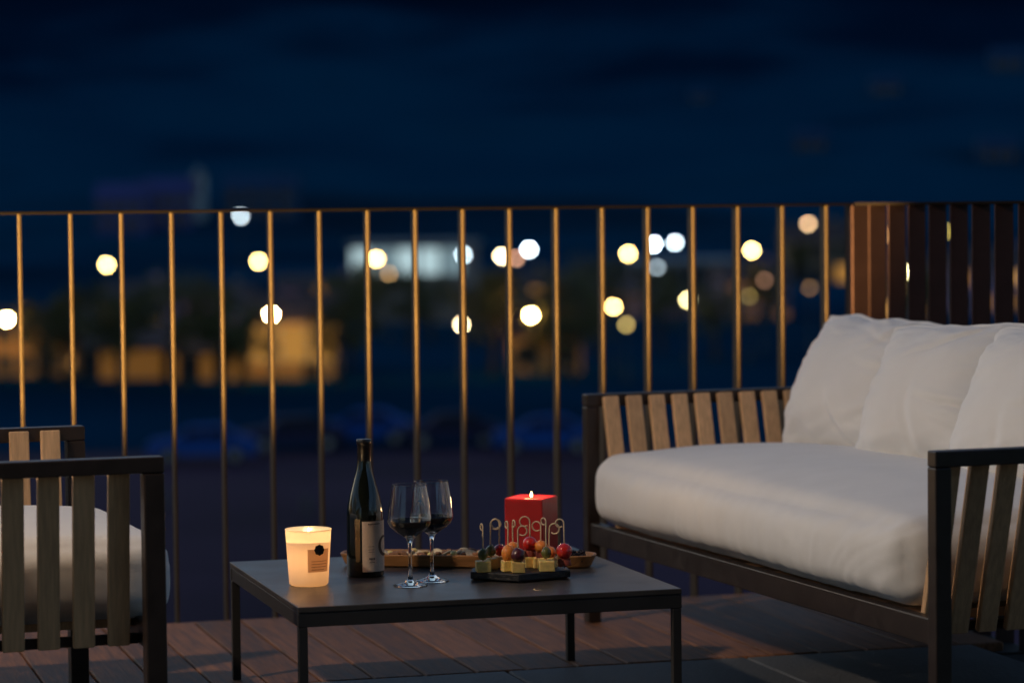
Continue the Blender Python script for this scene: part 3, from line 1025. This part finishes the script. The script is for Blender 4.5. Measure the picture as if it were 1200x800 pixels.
# slate board
ph = on_table(609, 679)
slate = thing('slate_board', ph, 0, 'black six sided slate board under the cocktail skewers', 'board')
m = MB()
hexa = [(-0.108, -0.005), (-0.002, -0.062), (0.112, 0.006), (0.104, 0.066), (0.004, 0.088), (-0.104, 0.058)]
m.prism(hexa, 0.004, 0.020)
m.build('slab', M['slate'], slate, bevel=0.002)
m = MB()
for x, y in ((-0.08, 0), (0, -0.04), (0.08, 0.01), (0, 0.06)): m.lathe([(0.006, 0.0), (0.006, 0.0045)], 12, (x, y, 0))
m.build('feet', M['tleg'], slate)
SZ = TZ + 0.020

# cocktail skewers
def cube_mesh(a, b, c, seed):
    rr = random.Random(seed)
    m = MB(); m.box(-a / 2, a / 2, -b / 2, b / 2, 0, c)
    m.v = [(x + rr.uniform(-.0012, .0012), y + rr.uniform(-.0012, .0012), z + rr.uniform(-.001, .001) * (z > 0.001)) for x, y, z in m.v]
    return m
def chunk(r, seed, sq=(1, 1, 1)):
    m = MB(); m.sphere((0, 0, 0), r, 14, 10, sq)
    out = []
    for v in m.v:
        q = Vector(v); out.append(tuple(q * (1 + 0.13 * noise.noise(q * 160 + Vector((seed, seed, 0))))))
    m.v = out
    return m
def ham(r, seed):
    """folded ribbon of ham"""
    m = MB(); n_ = 40
    for i in range(n_ + 1):
        t = i / n_ * 4.6 * math.pi
        q = r * (0.45 + 0.55 * (i / n_)) * (1 + 0.15 * math.sin(3 * t + seed))
        for k, z in enumerate((-0.0075, -0.0025, 0.0025, 0.0075)):
            m.v.append((q * math.cos(t) * (1 + .1 * math.sin(k * 2 + t)), q * .8 * math.sin(t), z + 0.002 * math.sin(2.3 * t + k)))
    for i in range(n_):
        for k in range(3): m.f.append((i * 4 + k, i * 4 + k + 1, i * 4 + 5 + k, i * 4 + 4 + k))
    return m
# (stick x px, depth offset on the board, top py, loop radius, loop angle, loop roll, items from bottom: kind, centre height)
SK = [
    (566, -0.022, 614, .007, 20, 75, [('cheese', 0), ('olive', .034)], 'cocktail skewer with cheese and dark olive, leftmost on the slate'),
    (575, 0.022, 608, .0115, 0, 10, [('cheese', 0), ('olive', .036)], 'cocktail skewer with green olive and wide loop behind the leftmost one'),
    (585.5, 0.052, 608, .0105, 180, 20, [('cheese', 0), ('tomato', .034)], 'cocktail skewer with small tomato, leftmost tomato on the slate'),
    (595.5, -0.018, 611, .0075, 180, 74, [('cheese', 0), ('melon', .026)], 'cocktail skewer with large orange melon over cheese, left of the grape'),
    (601, 0.03, 609, .0075, 0, 80, [('ham', .016), ('melon', .040)], 'cocktail skewer with orange melon ball raised in the back row'),
    (607, -0.042, 616, .0105, 0, 15, [('cheese', 0), ('grape', .030)], 'cocktail skewer with dark purple grape at the front of the slate'),
    (621, 0.045, 605, .0110, 180, 8, [('cheese', 0), ('ham', .026), ('tomato', .047)], 'cocktail skewer with tomato over ham in front of the red candle'),
    (634, 0.03, 611, .0105, 180, 12, [('cheese', 0), ('ham', .024), ('melon', .042)], 'cocktail skewer with salmon coloured melon and ham, right of the middle'),
    (640, -0.022, 607, .0075, 180, 55, [('cheese', 0), ('olive', .036)], 'cocktail skewer with olive over a large cheese cube at right front'),
    (644, 0.03, 613, .0115, 0, 6, [('cheese', 0), ('melon', .030)], 'cocktail skewer with melon and drooping wide loop in the back row'),
    (661, 0.0, 608, .0090, 180, 12, [('ham', .014), ('tomato', .036)], 'cocktail skewer with big red tomato over ham, rightmost on the slate'),
]
for i, (px, dy, tpy, lr, la, roll, items, labl) in enumerate(SK):
    Yd = ph.y + 0.012 + dy
    q = at(px, 640, Yd)
    sk = thing('cocktail_skewer', (q.x, Yd, SZ + 0.0004), R(rnd.uniform(-14, 14)), labl, 'skewer', 'cocktail skewers on the slate board')
    topz = at(px, tpy, Yd).z - SZ - 0.0004
    m = MB()
    pts = [(0, 0, 0.001), (rnd.uniform(-.001, .001), 0, topz * .5), (0, 0, topz - lr)]
    sgn = 1 if la == 0 else -1
    for k in range(1, 18):
        t = math.pi - k * (1.72 * math.pi) / 17
        cx = lr * (1 + math.cos(t)); cz = lr * math.sin(t)
        pts.append((sgn * cx * math.cos(R(roll)), -sgn * cx * math.sin(R(roll)) + 0.0006 * k / 3, topz - lr + cz))
    m.tube(pts, [0.0007] + [0.0017] * (len(pts) - 1), 8)
    m.build('pick', M['pick'], sk, smooth=True)
    for kind, hh in items:
        hh *= 1.12
        if kind == 'cheese':
            big = 1.18 if i in (8, 0) else 1.0
            o = cube_mesh(.028 * big, .027 * big, .0235, i).build('cheese_cube', M['cheese'], sk, bevel=0.0016)
            o.rotation_euler.z = R(rnd.uniform(-18, 18))
        elif kind == 'olive':
            o = chunk(.0120, i, (.95, .95, 1.08)).build('olive', M['olive'], sk, smooth=True); o.location.z = hh
        elif kind == 'tomato':
            rr = .0182 if i == 10 else (.0135 if i == 2 else .0160)
            mm = MB(); mm.sphere((0, 0, 0), rr, 20, 14, (1, 1, .97))
            o = mm.build('tomato', M['tomato'], sk, smooth=True); o.location.z = hh
        elif kind == 'grape':
            o = chunk(.0160, i, (1, 1, 1.02)).build('grape', M['grape'], sk, smooth=True); o.location.z = hh + .004
        elif kind == 'melon':
            sz = (1.05, 1.0, 1.25) if i == 3 else (1, 1, .95)
            o = chunk(.0148, i * 3.1, sz).build('melon_ball', M['melon'], sk, smooth=True); o.location.z = hh + (.010 if i == 3 else 0)
        elif kind == 'ham':
            o = ham(.0160, i).build('ham_fold', M['ham'], sk, smooth=True); o.location.z = hh

# ------------------------------------------------------------------ unseen spotlight added left of the view to light the railing
lp = thing('spotlight', Vector((-5.0 * 0 - 4.55, 5.9, 0)), R(90), 'unseen short black spotlight on a pole, added to light the railing', 'lamp')
m = MB(); m.lathe([(0.14, 0.0), (0.14, 0.012), (0.02, 0.022), (0.016, 0.05), (0.014, 0.44)], 24)
m.build('pole', M['lampmetal'], lp, smooth=False)
aim = Vector((math.cos(R(25.5)) * math.cos(R(8)), math.sin(R(25.5)) * math.cos(R(8)), math.sin(R(8))))
LPI = (Matrix.Translation(lp.location) @ Matrix.Rotation(R(90), 4, 'Z')).inverted()
hd = Matrix.Translation((-4.55, 5.9, 0.50)) @ aim.to_track_quat('-Z', 'Y').to_matrix().to_4x4()
m = MB(); m.lathe([(0.045, -0.10), (0.05, -0.098), (0.05, 0.05), (0.03, 0.075), (0.012, 0.08)], 28, cap=False)
o = m.build('spot_head', M['lampmetal'], lp, smooth=False); o.matrix_basis = LPI @ hd
sd = bpy.data.lights.new('spot_light', 'SPOT')
sd.energy = 22000; sd.color = (1.0, 0.63, 0.2); sd.spot_size = R(18.5); sd.spot_blend = 0.6; sd.shadow_soft_size = 0.04
so = bpy.data.objects.new('spot_light', sd); C.objects.link(so); so.parent = lp
so.matrix_basis = LPI @ hd @ Matrix.Translation((0, 0, -0.105))

# ------------------------------------------------------------------ the town below
GLOBE = {}
def lamp_mat(col, s):
    key = (col, s)
    if key not in GLOBE: GLOBE[key] = emat('lamp light', col, s)
    return GLOBE[key]

WARM, WWARM, COOL, PINK, ORNG, OLIVE = (1.0, .62, .2), (1.0, .75, .42), (.72, .9, 1.0), (1.0, .5, .3), (1.0, .55, .2), (.85, .62, .18)
LAMPS = [
    (8, 374, 170, WARM, 110, 'warm street lamp at the left edge of the town'),
    (125, 310, 215, WARM, 26, 'warm street lamp above the left chair, alone between two bars'),
    (282, 253, 330, COOL, 6, 'cool white lamp just under the handrail at left'),
    (303, 306, 215, WARM, 24, 'warm street lamp over the orange lit house'),
    (318, 368, 165, WARM, 190, 'warm street lamp half hidden by a bar at the orange house'),
    (389, 367, 175, OLIVE, 2.2, 'dim yellow lamp right of the orange lit house'),
    (441, 303, 215, WARM, 24, 'warm street lamp at left end of the white lit hall'),
    (456, 321, 205, ORNG, 2.4, 'dim orange lamp in front of the white lit hall'),
    (543, 298, 220, COOL, 9, 'cool white lamp behind a bar right of the lit hall'),
    (541, 380, 165, WWARM, 16, 'warm white lamp low behind a bar in mid town'),
    (588, 300, 222, WWARM, 18, 'creamy lamp at left of a pair behind one bar'),
    (605, 302, 226, PINK, 3.6, 'pinkish lamp at right of a pair behind one bar'),
    (620, 292, 232, COOL, 16, 'bright cool white lamp beside the pinkish lamp'),
    (622, 369, 168, WARM, 100, 'warm street lamp low in mid town over orange glow'),
    (736, 297, 220, WARM, 26, 'warm street lamp left of the twin cool lamps'),
    (766, 286, 235, COOL, 18, 'left of the twin cool white lamps'),
    (791, 284, 235, COOL, 10, 'right of the twin cool white lamps'),
    (770, 313, 215, COOL, 2.2, 'faint bluish lamp beneath the twin cool lamps'),
    (719, 359, 172, WARM, 24, 'warm street lamp low beside a dim yellow one'),
    (734, 380, 162, OLIVE, 3.2, 'dim yellow lamp low beside a bright one'),
    (806, 351, 178, (1.0, .8, .35), 14, 'yellow white lamp cut by a bar above the far sofa arm'),
    (881, 293, 222, WARM, 28, 'bright warm street lamp right of the middle of the railing'),
    (896, 328, 190, PINK, 0.9, 'faint reddish lamp below the bright warm lamp'),
    (878, 347, 180, OLIVE, 0.9, 'faint olive lamp above the far sofa arm'),
    (947, 262, 300, (1.0, .62, .32), 5.5, 'pale orange lamp by the corner of the railing'),
    (949, 337, 190, ORNG, 0.7, 'very faint orange lamp beside the far pillow'),
    (360, 602, 93, OLIVE, 0.5, 'faint bollard lamp above the glowing jar candle'),
    (194, 592, 95, OLIVE, 0.6, 'faint bollard lamp right of the armchair frame'),
    (1057, 318, 200, (1.0, .85, .4), 16, 'bright yellow lamp seen through a slit of the side railing'),
    (1106, 271, 280, (1.0, .75, .15), 3.0, 'yellow lamp seen through a slit of the side railing'),
    (1035, 275, 270, ORNG, 2.0, 'orange lamp at the first slit of the side railing'),
    (1185, 290, 250, (.3, .85, .9), 1.6, 'teal lamp near the right edge through the side railing'),
]
lamp_pos = []
for (px, py, Yd, col, s, labl) in LAMPS:
    q = at(px, py, Yd)
    gz = tz(q.x, q.y)
    r = 0.15 * Yd / 190
    root = thing('street_lamp', (q.x, q.y, gz), 0, labl, 'street lamp', 'lit lamps in the town')
    h = q.z - gz
    m = MB(); m.lathe([(0.14, 0), (0.12, 0.6), (0.06, 0.7), (0.045, h - r)], 10)
    m.build('pole', M['pole'], root)
    m = MB(); m.lathe([(r * 1.05, h + r * .62), (r * .5, h + r * 1.05), (0.02, h + r * 1.25)], 14)
    m.build('cap', M['pole'], root)
    m = MB(); m.sphere((0, 0, h), r, 16, 10)
    m.build('globe', lamp_mat(col, s * (3.2 if s >= 14 else 3.0)), root, smooth=True)
    lamp_pos.append((q, s))


def house(px0, px1, ptop, pbot, Yd, wallm, roofm, labl, lit='warm', rows=2, cols=4, flat=False, litfrac=0.5, name='house', depth=8.0, group='houses of the town', seed=0):
    rr = random.Random(seed * 13 + int(px0))
    a, b = at(px0, pbot, Yd), at(px1, pbot, Yd)
    top = at((px0 + px1) / 2, ptop, Yd).z
    cx = (a.x + b.x) / 2; w = b.x - a.x
    gz = min(tz(cx - w / 2, Yd), tz(cx + w / 2, Yd), tz(cx, Yd + depth)) - 0.2
    root = thing(name, (cx, Yd, gz), R(rr.uniform(-7, 7)), labl, 'house' if name == 'house' else name.replace('_', ' '), group)
    H = top - gz
    wh = H if flat else H * 0.7
    m = MB(); m.box(-w / 2, w / 2, 0, depth, 0, wh)
    m.build('wall', wallm, root)
    if flat:
        m = MB(); m.box(-w / 2 - .3, w / 2 + .3, -0.5, depth + .3, wh + 0.002, wh + 0.25)
        m.build('roof', roofm, root)
    else:
        m = MB()
        o_ = 0.4
        vs = [(-w / 2 - o_, -o_, wh), (w / 2 + o_, -o_, wh), (w / 2 + o_, depth + o_, wh), (-w / 2 - o_, depth + o_, wh), (-w / 2 - o_, depth / 2, H), (w / 2 + o_, depth / 2, H)]
        m.add(vs, [(0, 1, 5, 4), (2, 3, 4, 5), (0, 4, 3), (1, 2, 5), (3, 2, 1, 0)])
        rf = m.build('roof', roofm, root)
        m = MB(); m.box(w * .22, w * .22 + .6, depth * .55, depth * .55 + .6, wh, H + .5)
        m.build('chimney', wallm, rf)
    sh = min(2.7, wh / max(1, rows))
    zb = wh - rows * sh
    for r_ in range(rows):
        for c in range(cols):
            x = -w / 2 + w * (c + .5) / cols
            ww = min(0.62 * w / cols, 1.5 if lit != 'cool' else 99)
            z0 = zb + r_ * sh + 0.75; z1 = z0 + sh * 0.48
            if lit in ('cool', 'glow', 'ember', 'mauve'): z0 = zb + r_ * sh + 0.3; z1 = zb + (r_ + 1) * sh - 0.3; ww = 0.86 * w / cols
            m = MB()
            m.box(x - ww / 2 - .08, x + ww / 2 + .08, -0.06, -0.002, z0 - .08, z1 + .08)
            f = m.build('window', M['roof_b'], root)
            on = rr.random() < litfrac
            pm = ((M['pane_cool2'] if lit == 'cool' and c in (1, 4) else M['pane_' + lit]) if lit in ('cool', 'glow', 'ember', 'mauve') else rr.choice([M['pane_warm'], M['pane_dim']])) if on else M['pane']
            m = MB(); m.box(x - ww / 2, x + ww / 2, -0.075, -0.062, z0, z1)
            m.build('pane', pm, f)
    m = MB(); m.box(w * .1, w * .1 + 0.95, -0.05, -0.003, 0.2, 2.2)
    m.build('door', M['door'], root)
    return root


house(-30, 92, 362, 440, 172.3, M['wall_g'], M['roof_a'], 'house with orange lit windows at the left edge of the town', rows=2, cols=5, litfrac=.4)
house(118, 196, 330, 402, 205, M['wall_b'], M['roof_a'], 'dim mauve house beneath the lone left street lamp', lit='ember', rows=2, cols=4, litfrac=.5)
house(212, 286, 335, 402, 230, M['wall_a'], M['roof_a'], 'dim grey house left of the orange lit house', lit='mauve', rows=2, cols=4, litfrac=.7)
house(292, 398, 346, 414, 167.6, M['wall_g'], M['roof_a'], 'ochre house glowing orange under its street lamp', lit='glow', rows=1, cols=3, litfrac=1.0, seed=2)
house(596, 682, 372, 414, 170.4, M['wall_g'], M['roof_a'], 'low hut glowing orange under the low mid town lamp', rows=1, cols=2, litfrac=.5, name='hut', depth=4)
house(330, 436, 322, 372, 245, M['wall_b'], M['roof_a'], 'mauve house dark behind the orange lit house', lit='mauve', rows=2, cols=5, litfrac=.7)
house(410, 545, 287, 343, 232, M['wall_a'], M['roof_b'], 'low hall with a bright white lit glass front', lit='cool', rows=1, cols=5, flat=True, litfrac=1.0, name='hall', depth=12)
house(556, 664, 318, 402, 245, M['wall_c'], M['roof_a'], 'ochre house in mid town behind the low warm lamp', lit='glow', rows=3, cols=5, litfrac=.3)
house(676, 752, 330, 402, 238, M['wall_b'], M['roof_a'], 'mauve house under the lamp left of the twin lamps', lit='ember', rows=3, cols=4, litfrac=.6)
house(742, 862, 308, 346, 255, M['wall_a'], M['roof_b'], 'long shed with a pale roof beneath the twin lamps', lit='cool', rows=1, cols=8, flat=True, litfrac=.12, name='shed', depth=14)
house(852, 926, 308, 385, 232, M['wall_b'], M['roof_a'], 'mauve house beneath the bright warm lamp at right', lit='ember', rows=3, cols=4, litfrac=.45)
house(926, 1004, 262, 345, 303, M['wall_c'], M['roof_a'], 'ochre house glowing by the railing corner', lit='glow', rows=2, cols=3, litfrac=.5)
house(1030, 1110, 300, 385, 225, M['wall_a'], M['roof_a'], 'grey house seen through slits of the side railing', rows=2, cols=3, litfrac=.6)
house(1130, 1215, 290, 380, 235, M['wall_b'], M['roof_a'], 'mauve house at the right edge behind the side railing', rows=2, cols=3, litfrac=.5)
house(98, 190, 386, 428, 168, M['wall_c'], M['roof_a'], 'low ochre row house right of the left edge house', lit='ember', rows=1, cols=5, litfrac=.8)
house(200, 284, 392, 424, 166, M['wall_c'], M['roof_a'], 'low ochre row house just left of the orange lit house', lit='ember', rows=1, cols=5, litfrac=.6)
house(470, 556, 330, 372, 262, M['wall_b'], M['roof_a'], 'dim house beneath the white lit hall', lit='ember', rows=1, cols=5, litfrac=.5)
house(778, 846, 352, 398, 236, M['wall_b'], M['roof_a'], 'dim house under the long pale shed', lit='mauve', rows=2, cols=4, litfrac=.6)
# on the foot of the mountain
house(112, 170, 214, 250, 470, M['wall_e'], M['wall_e'], 'far house with bluish roof low on the slope at left', rows=2, cols=4, litfrac=0, group='far houses on the slope')
house(170, 226, 208, 250, 480, M['wall_e'], M['wall_e'], 'far house with bluish roof next to the pale tower', rows=2, cols=4, litfrac=0, group='far houses on the slope')
house(262, 345, 204, 250, 490, M['wall_d'], M['wall_d'], 'far mauve house right of the pale tower', rows=2, cols=4, litfrac=0, group='far houses on the slope')
def slope_house(px, py, wpx, labl, seed):
    c = Vector((0, 0, CAMZ)); dd = at(px, py, 1.0) - c
    y = 440.0
    while y < 2000 and c.z + dd.z * y > tz(dd.x * y, y): y += 2
    wv_ = wpx / FPX * y; 
    q = c + dd * y
    root = thing('house', (q.x, q.y, q.z - 1.0), R(seed * 7 % 13 - 6), labl, 'house', 'far houses on the slope')
    h = wv_ * .55; dp = wv_ * .7
    m = MB(); m.box(-wv_ / 2, wv_ / 2, 0, dp, -2, h); m.build('wall', M['wall_d'], root)
    m = MB(); m.add([(-wv_ * .54, -.3, h), (wv_ * .54, -.3, h), (wv_ * .54, dp + .3, h), (-wv_ * .54, dp + .3, h), (-wv_ * .54, dp / 2, h * 1.5), (wv_ * .54, dp / 2, h * 1.5)],
                    [(0, 1, 5, 4), (2, 3, 4, 5), (0, 4, 3), (1, 2, 5), (3, 2, 1, 0)]); m.build('roof', M['wall_d'], root)
    for k in range(3):
        x = (-0.3 + .3 * k) * wv_
        m = MB(); m.box(x - wv_ * .07, x + wv_ * .07, -.08, -.003, h * .35, h * .75); m.build('window', M['pane'], root)
slope_house(1040, 112, 34, 'small far house high on the dark slope at right', 1)
slope_house(1182, 84, 40, 'far house at the upper right edge of the slope', 2)
slope_house(1172, 190, 44, 'far house low on the slope at the right edge', 3)
slope_house(950, 178, 40, 'far house on the slope above the railing corner', 4)
slope_house(822, 120, 24, 'tiny far house high on the slope right of middle', 5)

# pale tower above the handrail
Yd = 500
q = at(233, 246, Yd); gz = tz(q.x, Yd) - 1
tw_ = thing('bell_tower', (q.x, Yd, gz), R(8), 'pale slim bell tower rising above the handrail at left', 'tower')
H = at(233, 196, Yd).z - gz; w = 17 / FPX * Yd / 2
m = MB(); m.box(-w, w, -w, w, 0, H * .82); m.build('shaft', mat('pale tower stone', (.55, .6, .58), .9, vary=.2, vscale=.5), tw_)
m = MB(); m.box(-w * 1.1, w * 1.1, -w * 1.1, w * 1.1, H * .82 + .003, H * .86); m.build('cornice', M['wall_a'], tw_)
m = MB(); m.add([(-w, -w, H * .861), (w, -w, H * .861), (w, w, H * .861), (-w, w, H * .861), (0, 0, H * 1.02)], [(0, 1, 4), (1, 2, 4), (2, 3, 4), (3, 0, 4), (3, 2, 1, 0)])
m.build('spire', M['roof_b'], tw_)
for z in (.66, .5):
    m = MB(); m.box(-w * .3, w * .3, -w - .05, -w - .003, H * z, H * z + 1.4); m.build('window', M['pane'], tw_)

# trees between the houses
def tree_mesh(seed):
    rr = random.Random(seed)
    m = MB()
    m.tube([(0, 0, 0), (.1, .05, 1.4), (0, .1, 3.0), (.1, 0, 4.6)], [.22, .17, .12, .04], 8)
    for k in range(5):
        a = k * 1.3 + rr.random()
        m.tube([(0.05, 0.05, 1.6 + .45 * k), (.8 * math.cos(a), .8 * math.sin(a), 2.3 + .5 * k), (1.4 * math.cos(a), 1.4 * math.sin(a), 3.1 + .45 * k)], [.09, .06, .02], 6)
    tr = m.mesh('trunk', M['bark'])
    m = MB()
    blobs = [(rr.gauss(0, .8), rr.gauss(0, .8), rr.uniform(2.4, 5.3), rr.uniform(.6, 1.15)) for _ in range(14)]
    for _ in range(1300):
        bx, by, bz, br = rr.choice(blobs)
        d = Vector((rr.gauss(0, 1), rr.gauss(0, 1), rr.gauss(0, 1))).normalized() * br * rr.random() ** .4
        c = Vector((bx, by, bz)) + d
        u = Vector((rr.gauss(0, 1), rr.gauss(0, 1), rr.gauss(0, 1))).normalized(); v = u.orthogonal().normalized()
        s = rr.uniform(.09, .2)
        m.add([c - u * s, c + v * s * .6, c + u * s, c - v * s * .6], [(0, 1, 2, 3)])
    return tr, m.mesh('crown', M['leaf'])
TM_ = [tree_mesh(k) for k in range(3)]
TREES = [(50, 170.6, 'left of the armchair lamp by the edge house'), (100, 200, 'right of the orange windowed edge house'), (165, 190, 'beneath the lone left street lamp'), (255, 195, 'left of the ochre glowing house'),
         (410, 178, 'right of the ochre glowing house'), (480, 196, 'in front of the white lit hall'), (576, 168.6, 'left of the low warm mid town lamp'), (652, 168.4, 'right of the low warm mid town lamp'),
         (700, 185, 'behind the low lamp pair right of middle'), (775, 190, 'beneath the faint bluish lamp'), (838, 182, 'beside the yellow white lamp'), (893, 222.5, 'beneath the bright warm lamp at right'),
         (75, 163, 'before the row house right of the left edge house'), (140, 161, 'before the middle of the low ochre row house'), (212, 161.5, 'before the gap of the low ochre row houses'), (262, 160, 'before the right low ochre row house'),
         (282, 160.5, 'at the left corner of the orange lit house'), (397, 161, 'at the right corner of the orange lit house'), (505, 205, 'before the middle of the white lit hall'), (428, 215, 'at the left end of the white lit hall'), (672, 164, 'at the right corner of the low orange hut'),
         (940, 301, 'glowing orange by the corner lamp'), (1080, 200, 'seen through the side railing')]
for i, (px, Yd, where) in enumerate(TREES):
    q = at(px, 400, Yd)
    root = thing('tree', (q.x, Yd, tz(q.x, Yd) - .05), rnd.uniform(0, 6), 'dark leafy tree ' + where, 'tree', 'trees of the town')
    s = rnd.uniform(.75, 1.15); root.scale = (s, s, s)
    inst('trunk', TM_[i % 3][0], root); inst('crown', TM_[i % 3][1], root)

# parked cars beyond the railing
def car(px, pbot, Yd, paint, rz, labl):
    q = at(px, pbot, Yd)
    root = thing('parked_car', (q.x, Yd, tz(q.x, Yd) + .02), rz, labl, 'car', 'cars parked below the terrace')
    prof = [(-2.15, .35), (-2.2, .62), (-2.1, .86), (-1.2, .98), (-.55, 1.42), (.75, 1.46), (1.55, 1.02), (2.05, .92), (2.18, .6), (2.12, .33)]
    m = MB(); n_ = len(prof)
    for y, sc2 in ((-.82, 1.0), (-.86, 1.0), (.86, 1.0), (.82, 1.0)):
        for x, z in prof:
            yy = y * (0.82 if z > 1.2 else 1.0); m.v.append((x, yy, z))
    for j in range(3):
        for k in range(n_):
            k2 = (k + 1) % n_
            m.f.append((j * n_ + k, j * n_ + k2, (j + 1) * n_ + k2, (j + 1) * n_ + k))
    m.f.append(tuple(range(n_))); m.f.append(tuple(3 * n_ + k for k in range(n_))[::-1])
    m.build('body', paint, root, bevel=0.04)
    for s in (-1, 1):
        m = MB(); y0 = s * .875; y1 = s * .725
        m.add([(-1.0, y0, 1.0), (.05, y0, 1.0), (.05, y1, 1.38), (-.5, y1, 1.36)], [(0, 1, 2, 3)]); m.add([(.15, y0, 1.0), (1.35, y0, 1.02), (.75, y1, 1.4), (.15, y1, 1.38)], [(0, 1, 2, 3)])
        m.build('side_window', M['carglass'], root)
        for x in (-1.35, 1.3):
            m = MB(); m.lathe([(.31, -.1), (.33, -.06), (.33, .06), (.31, .1)], 18)
            wl = m.build('wheel', M['tyre'], root); wl.location = (x, s * .8, .33); wl.rotation_euler = (R(90), 0, 0)
            m = MB(); m.lathe([(.2, -.112), (.2, .112)], 12); m.build('rim', M['rim'], wl)
        m = MB(); m.box(-2.215, -2.12, s * .62 - .16, s * .62 + .16, .62, .76); m.build('headlight', M['hl'], root)
    return root
for (px, pb, Yd, mt, rz, labl) in [
    (238, 531, 113, M['carA'], 4, 'blue car parked below the terrace, leftmost of the row'),
    (345, 520, 118, M['carB'], 10, 'grey car parked second from left below the terrace'),
    (430, 512, 121, M['carA'], -4, 'blue car parked behind the bottle neck'),
    (530, 518, 119, M['carB'], 6, 'grey car parked right of the bottle below the terrace'),
    (640, 524, 116, M['carA'], 0, 'blue car parked above the red candle, rightmost of the row')]:
    car(px, pb, Yd, mt, R(rz), labl)
